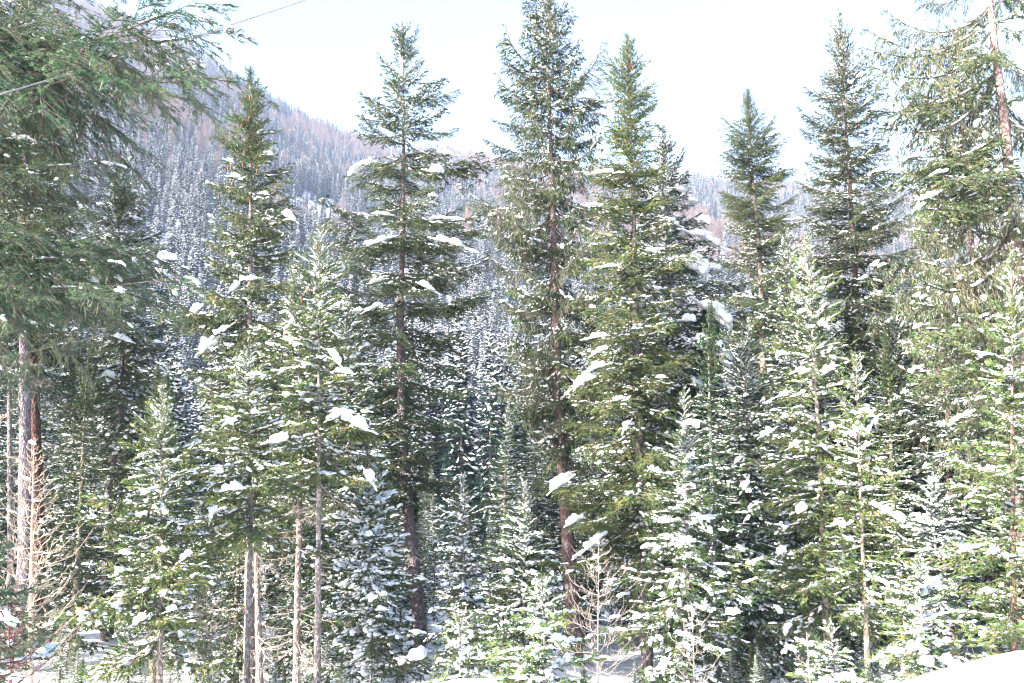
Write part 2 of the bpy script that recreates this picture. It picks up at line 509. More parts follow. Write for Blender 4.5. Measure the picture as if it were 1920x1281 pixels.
# ------------------------------------------------------------------ terrain
GY = [-80, 2.5, 5, 9, 16, 28, 45, 80, 140, 220]
GZ = [0, 0, -.9, -2.0, -3.1, -3.9, -4.6, -7.5, -14, -14]
RPX = np.array([-900, -300, 150, 300, 460, 600, 680, 900, 1100, 1300, 1500, 1700, 2100, 3000.])
RRW = np.array([-200, -90, 30, 88, 180, 250, 282, 310, 333, 344, 364, 380, 392, 415.])
YR = 1300.0
def ground(x, y):
    x = np.asarray(x, float); y = np.asarray(y, float)
    z = np.interp(y, GY, GZ)
    u = np.clip(x / np.maximum(y, 60.0), -1.2, 1.2)
    row = np.interp(u * F + 960, RPX, RRW)
    el = np.tan(PITCH + np.arctan((640.5 - row) / F))
    t = np.clip((y - 160) / (YR - 160), 0, 1.0)
    m = t ** 1.12 * (el * YR + 14)
    back = np.clip((y - YR) / 700, 0, 1)
    m = m * (1 - back * back * .8)
    z = z + m
    k = np.clip((y - 140) / 200, 0, 1)
    z = z + k * 9 * fbm(x / 90.0, y / 90.0, 3) * np.clip((1.2 - t), .15, 1)
    kn = np.clip((y - 4) / 10, 0, 1) * np.clip((150 - y) / 60, 0, 1)
    z = z + kn * (.35 * fbm(x / 4.0, y / 4.0, 3))
    # ploughed snow bank along the road edge
    bank = np.exp(-((y - 4.9) / 1.0) ** 2)
    amp = np.interp(x, [-9, -4, -1.2, -.5, -.3, -.1, .1, .8, 1.6, 1.95, 2.15, 2.35, 2.6, 3.0, 9], [1.2, 1.2, 1.25, 1.36, 1.45, 1.45, 1.36, 1.25, 1.32, 1.45, 1.51, 1.56, 1.57, 1.5, 1.4])
    z = z + bank * (amp + .03 * fbm(x * 1.3 + 9, y * 1.3, 3))
    return z

def ymap():
    a = list(np.linspace(-60, 2, 14)) + list(np.linspace(2.2, 12, 90)) + list(np.geomspace(12.3, 160, 90)) + list(np.linspace(170, 1500, 110)) + [1600, 1800, 2000, 2300]
    return np.array(a)
ys = ymap(); us = np.linspace(-1, 1, 241)
xx = np.empty((len(ys), len(us))); yy = np.repeat(ys[:, None], len(us), 1)
halfw = np.interp(ys, [-60, 2, 12, 160, 1500, 2300], [60, 14, 18, 150, 1250, 1500])
xx[:] = us[None] * halfw[:, None]
zz = ground(xx, yy)
V = np.stack([xx, yy, zz], -1).reshape(-1, 3)
nx = len(us)
i, j = np.meshgrid(np.arange(len(ys) - 1), np.arange(nx - 1), indexing='ij')
q = (i * nx + j).ravel()
T = np.concatenate([np.stack([q, q + 1, q + nx + 1], 1), np.stack([q, q + nx + 1, q + nx], 1)])
M_GROUND = plain('ground_snow', (.82, .84, .88), (.90, .91, .93), 1.2, .6, .5, 9, spec=.25)
gr = link('ground', mesh_from('ground', V, T, [M_GROUND], smooth=True))
tag(gr, 'deep untrodden snow covering the forest floor and the mountainside', kind='structure')

# ------------------------------------------------------------------ hero trees
UP = Vector((0, 0, 1))
n_obj = [0]
def place_branch(mesh, parent, loc, az, pitch, scale, roll=0., color=(1, 1, 1, 1), name='branch'):
    o = D.objects.new(name, mesh); COL.objects.link(o); o.parent = parent
    q = Quaternion((0, 0, 1), az) @ Quaternion((0, 1, 0), -pitch) @ Quaternion((1, 0, 0), roll)
    o.rotation_mode = 'QUATERNION'; o.rotation_quaternion = q
    o.location = loc; o.scale = scale if hasattr(scale, '__len__') else (scale,) * 3
    o.color = color; n_obj[0] += 1
    return o

def make_trunk(root, base, SP, radii, mat, color, bumps=True):
    """SP: world points from foot to tip"""
    g = Geo(); P = SP - base
    n = 46
    s = np.linspace(0, 1, len(P)); ss = np.linspace(0, 1, n)
    Q = np.stack([np.interp(ss, s, P[:, k]) for k in range(3)], 1)
    for _ in range(3): Q[1:-1] = (Q[:-2] + Q[2:] + 2 * Q[1:-1]) / 4
    rr = np.interp(ss, s, radii)
    rr = rr * (1 + .05 * np.sin(ss * 60 + random.random() * 6)) * (1 + .04 * RNG.uniform(-1, 1, n))
    sides = 12
    tube(g, Q, rr, sides, 0)
    Vt = g.V[0]; jit = RNG.uniform(-1, 1, len(Vt)) * .035
    cen = np.repeat(Q, sides, 0); g.V[0] = cen + (Vt - cen) * (1 + jit[:, None])
    o = link('trunk', g.mesh('trunk', [mat]), root); o.color = color
    return o

def tree(label, Y, spine, prof, crown_bot, w, snow=1, kind=None, tone=(1, 1, 1), lich=0., bark=None, barkcol=(1, 1, 1, 1),
         group=None, pads=(), limbs=(), density=1.0, pitch=(50, 8, -18), dead=0, cones=0, detail=1, name='spruce_tree', rpads=0, foot=None, gap=0.0, snowtop=None, asym=None, show=.22, padk=1.0):
    """spine: photo points (px,row) from the tip downwards; prof: (row, half width px); w: trunk width px at the last spine point"""
    pts = [at(px, row, Y) for px, row in spine]
    k = 1.0 / F * Y
    last = pts[-1]
    gz = float(ground(last[0], Y))
    if foot is not None: last2 = at(foot, spine[-1][1], Y)
    else: last2 = last + (last - pts[-2]) * .15
    base = np.array((last2[0], Y, min(gz, last[2]) - .1))
    SP = np.array([base] + pts[::-1])
    rb = w * k * .46
    hs = SP[:, 2]; top = hs[-1]; H = top - base[2]
    rl = rb; fr = (top - hs) / max(.1, top - last[2])
    radii = np.clip(rl * (fr ** .85), .012, rl * 1.35)
    root = link(name, None); root.location = base; root.empty_display_size = .5
    tag(root, label, 'tree', group)
    make_trunk(root, base, SP, radii, bark or M_BARK, barkcol)
    crown = link('crown', None, root)
    def axis(z):
        z = np.clip(z, hs[0], hs[-1])
        return np.array([np.interp(z, hs, SP[:, 0]), np.interp(z, hs, SP[:, 1]), z])
    rows = [p[0] for p in prof]
    zr = [at(spine[0][0], r_, Y)[2] for r_ in rows]; rad = [p[1] * k * 1.12 for p in prof]
    p1, p2, p3 = (random.uniform(0, 6.28) for _ in range(3))
    zb = at(spine[0][0], crown_bot, Y)[2]; zb = max(zb, base[2] + .25)
    o_ = np.argsort(zr); zr = np.array(zr)[o_]; rad = np.array(rad)[o_]
    z = top - .10
    az = random.uniform(0, 6.28)
    col = (*tone, 1)
    i = 0
    count = 0
    while z > zb:
        rz = float(np.interp(z, zr, rad)); f = (top - z) / max(.5, top - zb)
        ws = np.clip(.10 + .21 * rz, .12, .55) / density
        nb = 5 if rz > .35 else 4
        az += random.uniform(.3, 1.1)
        for b_ in range(nb + 2):
            inter = b_ >= nb
            if gap and random.random() < gap: continue
            
            a = az + b_ * 6.283 / nb + random.uniform(-.35, .35) if not inter else random.uniform(0, 6.28)
            if show and f > .25 and random.random() < show and math.cos(a - math.pi * 1.5) > .72: continue
            Lb = rz * (random.uniform(.68, 1.18) if not inter else random.uniform(.35, .8))
            Lb *= 1 + .25 * math.sin(z * 2.3 + p1 + 2 * a) + .15 * math.sin(z * 5.1 + p2 - a) + .08 * math.sin(z * 1.1 + p3)
            if asym: Lb *= 1 + asym * math.cos(a)
            Lb = max(Lb, .10)
            pt = np.interp(f, [0, .3, 1], pitch) + random.uniform(-11, 11)
            zz_ = z + random.uniform(-.5, .5) * ws
            if zz_ > top - .03: continue
            Lr = Lb / max(.6, math.cos(R(pt)))
            size = 'S' if Lr < .78 else 'M' if Lr < 1.65 else 'L' if Lr < 3.0 or detail < 2 else 'X'
            kd = kind or ('brush' if size == 'S' else 'flat')
            if size == 'S': kd = 'brush'
            sl = snow + (random.random() < .25) - (random.random() < .25)
            if snowtop is not None and f < .35: sl = snowtop
            sl = int(min(3, max(0, sl)))
            lc = lich if (lich and f > .25) else 0
            tl = tpl(size, kd, sl, lc, detail)
            scl = Lr / SIZES[size]
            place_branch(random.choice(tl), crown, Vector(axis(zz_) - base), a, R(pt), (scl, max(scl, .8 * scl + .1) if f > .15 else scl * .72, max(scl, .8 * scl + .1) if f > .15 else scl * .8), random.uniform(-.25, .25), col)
            count += 1
        z -= ws * random.uniform(.8, 1.2)
    # leader
    place_branch(random.choice(tpl('S', 'brush', 0)), crown, Vector(axis(top - .30) - base), 0, R(87), (.75, .30, .30), 0, col)
    # bare, dead twigs below the live crown
    if dead:
        for _ in range(dead):
            zz_ = random.uniform(max(base[2] + .3, zb - 5.5), zb + .8)
            place_branch(random.choice(tpl('M', 'dead', 1, .4 if lich else 0)), root, Vector(axis(zz_) - base), random.uniform(0, 6.28), R(random.uniform(-32, 8)), random.uniform(.35, .95), 0, col, 'dead_branch')
    # limbs reaching to a given point of the photograph (px,row, dy, kind, snow)
    def limb(px, row, dy, kd='flat', sl=1, rise=.12, lc=0, dt=None, target=None):
        p = at(px, row, Y + dy) if target is None else target
        A = axis(p[2] + 0)
        dist = np.hypot(p[0] - A[0], p[1] - A[1])
        A = axis(p[2] - rise * dist)
        v = p - A; Lr = np.linalg.norm(v)
        size = 'S' if Lr < .7 else 'M' if Lr < 1.5 else 'L' if Lr < 3.0 or (dt or detail) < 2 else 'X'
        kk = 'brush' if size == 'S' else kd
        endz = {'brush': .19, 'flat': .06, 'pend': .08, 'dead': -.13}[kk]
        place_branch(random.choice(tpl(size, kk, sl, lc or 0, dt or detail)), crown, Vector(A - base), math.atan2(v[1], v[0]),
                     math.asin(np.clip(v[2] / Lr, -1, 1)) - endz, Lr / SIZES[size], random.uniform(-.1, .1), col)
        return A
    for lm in limbs: limb(*lm)
    # pads of snow seen at given points (px,row,width px,height px,tilt deg)
    for pd in pads:
        px, row, pw, ph, tilt = pd[:5]; pw *= padk; ph *= padk
        ax_ = at(px, row, Y); A = axis(ax_[2])
        hor = abs(ax_[0] - A[0])
        rz = float(np.interp(ax_[2], zr, rad))
        dy = -random.uniform(.75, 1.15) * .75 * math.sqrt(max(.05, rz * rz - min(hor, rz * .97) ** 2)) - .05 if len(pd) < 6 else pd[5]
        p = at(px, row, Y + dy); kk = (Y + dy) / F
        o = D.objects.new('snow_clump', random.choice(PADS)); COL.objects.link(o); o.parent = root
        W = pw * kk * .5 / .88; Hh = ph * kk * .5 / .34
        th = R(tilt)
        o.rotation_euler = (random.uniform(-.2, .2), -th, random.uniform(-.35, .35))
        o.location = Vector(p - base); o.scale = (W, max(W * .55, min(W, Hh) * .8) * random.uniform(.8, 1.1), min(max(Hh, W * .5), W * 1.6))
        p = p - np.array((0, 0, Hh * .10)); o.location = Vector(p - base)
        for _k in range(2):                   # smaller pieces broken off beside it
            o2 = D.objects.new('snow_clump', random.choice(PADS)); COL.objects.link(o2); o2.parent = root
            sg = random.choice((-1, 1)); dd_ = sg * random.uniform(.7, 1.25) * W
            o2.location = Vector(p - base) + Vector((dd_ * math.cos(th), random.uniform(-.3, .3) * W, dd_ * math.sin(th) - .1 * W))
            q_ = random.uniform(.28, .5); o2.scale = (W * q_ * 1.3, W * q_ * .8, W * q_ * .6); o2.rotation_euler = (random.uniform(-.3, .3), -th, random.uniform(-1, 1))
        tgt = p + np.array([math.copysign(W * .35, p[0] - A[0]), 0, -.06 - W * .12])
        limb(0, 0, 0, 'flat', 1, -.12 if tilt == 0 else (.15 if (th > 0) == (p[0] > A[0]) else -.35), 0, None, tgt)
    for _ in range(rpads):
        f = random.uniform(.2, .95); zz_ = top - f * (top - zb); rz = float(np.interp(zz_, zr, rad)); a = random.uniform(math.pi * .9, math.pi * 2.1)
        A = axis(zz_); rr_ = rz * random.uniform(.4, .95)
        p = A + np.array([math.cos(a) * rr_, math.sin(a) * rr_, -.15 * rr_])
        o = D.objects.new('snow_clump', random.choice(PADS)); COL.objects.link(o); o.parent = root
        W = random.uniform(.07, .19) * (.6 + .3 * rz)
        o.rotation_euler = (random.uniform(-.3, .3), R(random.uniform(10, 30)), a); o.location = Vector(p - base)
        o.scale = (W, W * random.uniform(.5, .9), W * random.uniform(.5, .95))
        limb(0, 0, 0, 'flat', 1, -.15, 0, None, p + np.array([math.cos(a), math.sin(a), -.3]) * W * .4)
    for _ in range(cones):
        f = random.uniform(.05, .3); zz_ = top - f * (top - zb); rz = float(np.interp(zz_, zr, rad)); a = random.uniform(3.3, 6.1)
        A = axis(zz_) + np.array([math.cos(a), math.sin(a), 0]) * rz * random.uniform(.35, .85)
        o = D.objects.new('cone', CONE); COL.objects.link(o); o.parent = crown; o.location = Vector(A - base)
        o.rotation_euler = (random.uniform(-.3, .3), random.uniform(-.3, .3), 0)
    return root

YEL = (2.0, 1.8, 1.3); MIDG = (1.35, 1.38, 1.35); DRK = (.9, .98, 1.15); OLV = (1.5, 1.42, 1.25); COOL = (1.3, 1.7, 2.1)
exec_trees = True
# --- the tall ones
tree('tall open spruce with long snow-padded side branches, free against the sky', 28,
     [(755, 45), (757, 200), (756, 400), (750, 640), (754, 800), (765, 960), (778, 1080), (786, 1165)],
     [(45, 4), (90, 22), (130, 42), (200, 52), (300, 75), (400, 105), (520, 125), (640, 130), (800, 115), (900, 90)], 960, 26, 1, tone=MIDG, density=.82, gap=.12,
     limbs=[(858, 168, -.3), (856, 240, .3), (672, 218, .2), (706, 198, -.3), (835, 150, .4), (900, 285, -.5), (672, 250, .4), (650, 330, -.4), (930, 300, .5), (905, 400, .6, 'flat', 2), (925, 415, -.2, 'flat', 1), (650, 560, .5, 'flat', 2), (910, 490, -.3, 'flat', 1), (900, 560, .4), (640, 470, 0, 'flat', 1)],
     pads=[(682, 305, 42, 16, 18), (664, 320, 30, 18, 40), (800, 270, 40, 15, 12), (820, 318, 34, 20, -10), (785, 143 + 20, 24, 8, 15), (835, 285, 34, 12, -10), (845, 408, 62, 12, -4), (712, 400, 36, 9, 0), (720, 243, 26, 10, -20), (810, 365, 16, 12, 0),
           (715, 448, 50, 14, 20), (845, 452, 60, 18, -16), (695, 455, 40, 8, 5), (700, 575, 36, 10, 25), (800, 535, 38, 14, -28), (705, 525, 26, 12, 18), (660, 585, 40, 14, 22)], bark=M_BARK, barkcol=(.9, .8, .85, 1), dead=12, rpads=4)
tree('tallest spruce of all, trunk bare low down, crown hung with lichen on one side', 27,
     [(1022, -8), (1030, 200), (1035, 330), (1040, 500), (1043, 640), (1050, 800), (1060, 950), (1068, 1060), (1080, 1230)],
     [(-8, 5), (40, 36), (80, 52), (105, 46), (130, 78), (230, 88), (290, 100), (400, 110), (500, 105), (620, 100), (720, 90), (800, 60)], 840, 30, 1, tone=(1.0, 1.12, .95), lich=.5, density=1.25, kind='pend', snowtop=1,
     limbs=[(1130, 188, -.2, 'flat', 2), (1128, 215, .2, 'pend', 1), (1095, 110, 0), (1098, 145, .4), (945, 120, -.2), (942, 185, .3), (928, 225, 0), (915, 265, -.4), (1125, 260, .5), (905, 375, .3, 'pend', 1), (920, 430, -.4, 'pend', 1, .12, .5), (930, 560, -.5, 'pend', 0, .0, .5), (925, 640, .2, 'pend', 0, -.1, .5), (940, 700, -.3, 'pend', 0, -.2, .5), (955, 760, -.4, 'pend', 0, -.3, .5)],
     pads=[(1108, 184, 50, 12, -6, -.1), (1126, 212, 26, 12, -8, 0), (965, 166, 14, 7, 0), (1075, 110, 20, 12, 15), (1110, 575, 16, 10, 0), (1050, 895, 0 + 46, 16, 28), (1104, 556, 16, 14, -10)],
     bark=M_BARKRED, barkcol=(.85, .75, .8, 1), dead=14)
tree('slender yellow-green spruce with a bare spike top, right of the tallest spruce', 25,
     [(1175, 68), (1180, 200), (1186, 340), (1190, 480), (1192, 650), (1197, 800), (1205, 1000), (1213, 1200)],
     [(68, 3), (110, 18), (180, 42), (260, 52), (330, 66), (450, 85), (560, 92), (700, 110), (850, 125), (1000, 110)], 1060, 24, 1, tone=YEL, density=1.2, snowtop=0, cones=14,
     limbs=[(1228, 172, .1), (1228, 235, -.2), (1140, 190, .2), (1130, 265, 0), (1110, 385, .3, 'flat', 2), (1068, 740, -.4, 'flat', 2), (1085, 650, -.4, 'flat', 2), (1060, 900, -.5, 'flat', 3), (1110, 1010, -.6, 'flat', 2)],
     pads=[(1128, 322, 46, 8, 0), (1120, 384, 44, 8, -4), (1145, 498, 38, 9, 3), (1092, 712, 54, 24, 32), (1118, 686, 36, 16, 20), (1120, 629, 40, 12, 8), (1125, 655, 34, 12, 28), (1050, 905, 50, 18, 35), (1115, 1010, 62, 24, 38), (1220, 468, 26, 12, -10),
           (1078, 972, 38, 26, 25), (1160, 745, 30, 14, 15), (1175, 795, 22, 26, 55), (1230, 880, 26, 18, -20), (1240, 705, 18, 14, 0)], bark=M_BARK, barkcol=(1.15, 1.05, 1.0, 1), dead=22)
tree('dark broad spruce loaded with thick snow pads along its sagging right-hand boughs', 31,
     [(1243, 238), (1250, 400), (1258, 560), (1262, 740), (1264, 900)],
     [(238, 3), (280, 18), (350, 36), (430, 60), (520, 85), (620, 105), (740, 120), (860, 125), (1000, 120)], 1060, 20, 3, padk=1.35, tone=DRK, density=1.1, pitch=(50, 0, -28),
     pads=[(1278, 353, 24, 14, -10), (1290, 375, 26, 8, 0), (1318, 410, 22, 16, -20), (1320, 443, 46, 16, -25), (1300, 492, 46, 34, -28), (1340, 500, 20, 10, -10), (1258, 412, 24, 22, -20), (1290, 597, 24, 14, 0), (1340, 580, 52, 20, -35), (1356, 600, 30, 22, -40), (1325, 640, 54, 20, -22),
           (1350, 665, 44, 22, -42), (1280, 325, 20, 10, 0), (1372, 728, 34, 18, -32), (1305, 716, 18, 16, -60), (1352, 858, 38, 40, -60), (1340, 845, 26, 34, -70), (1310, 720, 20, 18, -50), (1250, 600, 24, 14, 0), (1295, 880, 24, 18, -10), (1345, 752, 16, 34, -80)], rpads=10)
tree('medium dark spruce with a dense spire, alone on the skyline between two gaps of sky', 40,
     [(1402, 168), (1408, 300), (1420, 420), (1427, 520), (1430, 640), (1434, 800)],
     [(168, 3), (200, 14), (240, 22), (262, 38), (320, 50), (400, 55), (480, 62), (600, 75), (750, 80)], 900, 16, 1, tone=OLV, density=1.3, snowtop=0,
     limbs=[(1490, 318, 0, 'flat', 1), (1350, 292, .2), (1352, 320, -.3), (1460, 250, 0), (1378, 232, 0), (1500, 415, .2, 'flat', 2), (1355, 385, 0)],
     pads=[(1480, 316, 28, 6, 0, 0), (1492, 411, 36, 7, 0), (1402, 555, 30, 9, -5)], bark=M_BARK, barkcol=(1.2, 1.1, 1.0, 1))
tree('tall narrow spruce with a long pointed spire, second tallest on the right side', 34,
     [(1573, 20), (1580, 150), (1590, 300), (1600, 450), (1606, 600), (1612, 800), (1618, 1000)],
     [(20, 3), (60, 12), (110, 26), (135, 20), (155, 46), (210, 48), (230, 66), (300, 72), (400, 92), (520, 100), (700, 110), (900, 120)], 1000, 22, 1, tone=(1.0, 1.0, .85), density=1.2, snowtop=1, cones=30, lich=.3,
     limbs=[(1517, 235, 0), (1518, 292, .2), (1630, 250, 0), (1512, 385, -.2), (1540, 145, 0), (1500, 450, .3)], barkcol=(.8, .65, .65, 1), pads=[(1585, 197, 16, 7, -10), (1650, 550, 24, 16, -15), (1690, 655, 20, 16, -30)], rpads=6)
# big right edge tree
tree('big old edge spruce with thick reddish trunk and long drooping curtains of twigs', 21,
     [(1838, -260), (1845, -120), (1856, 0), (1866, 100), (1880, 200), (1890, 300), (1900, 400), (1908, 520), (1914, 700), (1918, 900)],
     [(-260, 40), (-100, 110), (0, 130), (200, 165), (400, 200), (600, 205), (800, 170)], 820, 40, 1, tone=(1.6, 1.55, 1.4), kind='pend', lich=.45, density=.55, gap=.3, bark=M_BARKRED, barkcol=(1.5, 1.35, 1.35, 1), pitch=(20, -5, -25),
     limbs=[(1618, 48, 0, 'pend', 1, -.05, .45), (1616, 92, .3, 'pend', 1, -.3, .45), (1632, 128, -.2, 'pend', 1, -.35, .45), (1655, 15, .3, 'pend', 1, .1, .45), (1640, 178, .5, 'pend', 1, -.4, .45), (1640, 245, 0, 'pend', 2, -.5, .45), (1655, 290, .5, 'pend', 1, -.45, .45), (1672, 345, -.4, 'pend', 2, -.3, .45), (1680, 420, .3, 'pend', 1, -.3, .45),
            (1700, 480, -.5, 'pend', 1, -.35, .45), (1690, 560, 0, 'pend', 1, -.35, .45), (1720, 640, -.5, 'pend', 1, -.35, .45), (1710, 730, .1, 'pend', 1, -.4, .45), (1750, 820, -.4, 'pend', 1, -.4, .45), (1790, 860, -.6, 'pend', 0, -.45, .45)],
     pads=[(1742, 365, 30, 16, 20), (1725, 385, 24, 14, 35), (1660, 316, 46, 8, 12), (1720, 290, 40, 8, 12), (1650, 200, 44, 10, 18), (1760, 322, 36, 8, 15), (1712, 690, 36, 12, 25), (1810, 775, 44, 16, 28), (1722, 610, 30, 10, 20), (1830, 85, 26, 8, 10)])
tree('spruce with a thin grey top half hidden behind the big edge tree', 27,
     [(1790, 40), (1800, 180), (1812, 340), (1826, 520), (1838, 700), (1850, 900)],
     [(40, 4), (100, 30), (180, 60), (300, 95), (420, 125), (600, 150), (800, 160)], 980, 22, 1, tone=(1.25, 1.25, 1.05), density=.9, gap=.1, lich=.3, kind='pend', barkcol=(.9, .75, .75, 1), rpads=6)
# left group
tree('tall thin-topped spruce at the left picture edge, behind the overhanging green boughs', 24,
     [(42, -60), (44, 60), (50, 200), (46, 400), (45, 560), (46, 750), (48, 1000)],
     [(-60, 6), (20, 40), (80, 62), (150, 85), (230, 100), (330, 110), (450, 115), (560, 95)], 600, 27, 1, tone=(1.25, 1.25, .95), density=.95, barkcol=(.85, .8, .95, 1), lich=.4, dead=12, pads=[(45, 258, 40, 10, -12), (100, 268, 14, 8, 0), (8, 690, 60, 6, -20)])
tree('dark spruce trunk with reddish bark close behind the grey trunk at the left edge', 27,
     [(70, 60), (66, 300), (60, 600), (66, 800), (72, 1050)],
     [(60, 5), (200, 60), (400, 90), (600, 100), (700, 90)], 720, 28, 1, tone=DRK, density=.8, bark=M_BARKRED, barkcol=(.45, .32, .32, 1), dead=14)
tree('spruce with thin grey bare trunk at the far left edge', 26,
     [(10, 180), (14, 500), (18, 750), (20, 1060)], [(180, 5), (300, 50), (500, 80), (650, 80)], 700, 13, 1, tone=DRK, density=.8, barkcol=(1.1, 1.1, 1.15, 1), dead=8)
tree('olive-green spruce with blunt bushy top left of the gap towards the mountain', 29,
     [(225, 300), (222, 450), (228, 600), (230, 780), (205, 900), (200, 1060)],
     [(300, 10), (330, 30), (380, 42), (440, 55), (520, 75), (620, 90), (700, 100), (820, 105)], 880, 16, 2, tone=OLV, density=1.0, dead=8, snowtop=1, lich=.25,
     pads=[(253, 358, 14, 8, 0), (190, 382, 24, 8, -8), (250, 405, 20, 12, -10), (197, 410, 18, 9, 20), (230, 632, 36, 14, -18), (295, 640, 14, 10, 0), (205, 700, 24, 18, -30)], rpads=10)
tree('tall spruce with cones under its tip and thick snow pads along it', 22,
     [(470, 130), (470, 300), (470, 450), (468, 620), (472, 760), (470, 900), (468, 1100), (467, 1281)],
     [(130, 3), (170, 14), (220, 32), (262, 40), (300, 52), (360, 72), (420, 78), (500, 85), (600, 100), (700, 105), (820, 105), (930, 90)], 1010, 24, 1, tone=OLV, density=1.05, cones=26, snowtop=0, lich=.4, dead=22,
     limbs=[(383, 340, 0), (545, 318, 0), (430, 225, 0), (520, 250, 0), (540, 400, .2, 'flat', 1), (395, 430, .1), (560, 470, -.2), (350, 590, 0, 'flat', 1)],
     pads=[(500, 288, 22, 12, 10), (440, 328, 20, 12, 0), (495, 362, 18, 9, -5), (541, 402, 30, 18, -32), (430, 300, 16, 8, -20), (466, 520, 38, 17, 10), (440, 535, 24, 16, 42), (367, 578, 30, 34, 55, -.2), (415, 617, 36, 18, 36), (390, 645, 42, 26, 38, -.4), (480, 700, 26, 14, -10),
           (430, 788, 20, 22, 40)], bark=M_BARK, barkcol=(1.15, 1.05, 1.05, 1))
tree('bare greyish companion trunk leaning against the tall coned spruce', 21.4,
     [(478, 640), (470, 760), (474, 900), (481, 1050), (487, 1281)],
     [(640, 3), (680, 30), (760, 60), (850, 70), (960, 60)], 1000, 15, 1, tone=OLV, density=1.0, barkcol=(1.25, 1.2, 1.15, 1), dead=18, lich=.3)
tree('slim pale-trunked spruce in full sun with snow pads on its right-hand boughs', 18,
     [(600, 425), (598, 560), (598, 700), (599, 850), (597, 1050), (595, 1281)],
     [(425, 2), (470, 18), (520, 36), (580, 50), (660, 70), (740, 85), (820, 92), (900, 90)], 930, 15, 1, tone=YEL, density=1.0, barkcol=(1.7, 1.6, 1.6, 1), dead=26, snowtop=1,
     pads=[(628, 515, 12, 12, 0), (636, 568, 26, 10, 15), (625, 665, 42, 16, -50), (645, 695, 36, 14, -8), (665, 788, 54, 26, -24, -.8), (628, 778, 36, 18, 24, -.7), (645, 770, 40, 12, -5, -.7), (692, 890, 34, 30, -58, -.7), (540, 635, 24, 14, -15), (580, 1025, 14, 16, 0), (685, 770, 18, 14, 0, -.6)], cones=5)
tree('slim spruce with a bare pinkish trunk beside the pale-trunked sunny one', 19.5,
     [(556, 500), (560, 640), (562, 800), (562, 960), (558, 1120), (556, 1281)],
     [(500, 3), (560, 35), (640, 65), (740, 75), (850, 80), (900, 75)], 960, 17, 1, tone=OLV, density=1.05, barkcol=(1.2, 1.1, 1.1, 1), dead=22,
     pads=[(512, 645, 30, 10, -10), (540, 738, 24, 9, 0), (482, 698, 22, 16, 15, -.6)])
tree('young bright spruce whose tip overlaps the lower trunk of the tall coned spruce', 17,
     [(467, 645), (468, 760), (470, 900), (470, 1000)],
     [(645, 2), (680, 22), (740, 60), (800, 80), (880, 95), (960, 85)], 980, 10, 1, tone=YEL, density=1.1, pads=[(480, 700, 20, 10, 0), (408, 880, 32, 28, 0, -.6), (435, 912, 40, 22, 8, -.6), (400, 955, 26, 34, 70, -.6), (525, 818, 42, 36, 12, -.6), (428, 788, 22, 22, 40, -.5)], rpads=5)
tree('young full spruce in bright yellow-green, its thin trunk bare near the bottom edge', 16,
     [(303, 725), (303, 800), (303, 900), (301, 1050), (299, 1281)],
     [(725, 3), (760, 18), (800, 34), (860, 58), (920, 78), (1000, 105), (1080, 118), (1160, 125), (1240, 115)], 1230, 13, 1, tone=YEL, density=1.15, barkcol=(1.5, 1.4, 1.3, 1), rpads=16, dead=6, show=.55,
     pads=[(350, 1040, 30, 14, 35, -.9), (235, 1035, 24, 10, 0), (322, 1140, 24, 18, 20, -.9), (262, 1160, 30, 18, 30, -.7)])
# right young group
tree('young spruce with a very long yellow leader and pale straight trunk, right of centre', 17,
     [(1513, 445), (1519, 560), (1527, 680), (1534, 800), (1541, 960), (1548, 1140), (1552, 1230)],
     [(445, 3), (480, 14), (520, 30), (600, 48), (680, 68), (760, 85), (860, 100), (960, 105), (1080, 100)], 1160, 15, 1, tone=YEL, density=.98, barkcol=(1.7, 1.5, 1.25, 1), snowtop=1, show=.7,
     pads=[(1500, 790 - 100, 22, 16, 20), (1438, 808, 28, 22, 30), (1470, 735, 24, 12, 25), (1505, 950, 34, 26, 20, -.8), (1465, 1030, 24, 24, 45), (1475, 1175, 26, 34, 60), (1578, 925, 20, 26, 40), (1490, 830, 22, 20, 30)], rpads=12)
tree('smaller thin-trunked young spruce directly right of the long-leadered one', 16,
     [(1606, 665), (1608, 760), (1612, 900), (1617, 1020), (1624, 1180)],
     [(665, 2), (700, 16), (760, 34), (840, 52), (920, 66), (1000, 75), (1100, 75)], 1150, 10, 1, tone=YEL, density=1.0, barkcol=(1.8, 1.55, 1.25, 1), snowtop=1, show=.7,
     pads=[(1630, 800, 22, 30, 70, -.6), (1628, 770, 20, 14, -20, -.6), (1655, 952, 34, 16, -28, -.7), (1682, 968, 32, 18, -30, -.7), (1570, 980, 26, 12, 10)], rpads=8)
tree('young snow-covered spruce behind the bare larch sapling, right of centre', 15.5,
     [(1283, 735), (1285, 850), (1288, 1000), (1290, 1200)],
     [(735, 2), (790, 16), (840, 34), (900, 50), (980, 70), (1060, 88), (1150, 105), (1260, 115)], 1270, 12, 2, tone=(1.35, 1.35, 1.05), density=1.1, rpads=18,
     pads=[(1290, 1010, 30, 26, 0, -.9), (1295, 792, 32, 18, -12), (1310, 968, 20, 22, -60), (1330, 990, 18, 22, -60), (1255, 1145, 20, 34, 70, -.9), (1262, 1090, 22, 30, 65, -.9), (1375, 1205 - 60, 26, 20, 10)])
tree('small dark spruce with a thin brown stem in the shade of the central gap', 21,
     [(868, 890), (868, 1000), (872, 1100), (884, 1260)],
     [(890, 2), (930, 18), (980, 36), (1040, 50), (1120, 62), (1200, 60)], 1230, 9, 2, tone=(.95, 1.0, .95), density=1.0, rpads=8, pads=[(905, 1212, 20, 26, 70), (895, 1120, 24, 10, 0)])
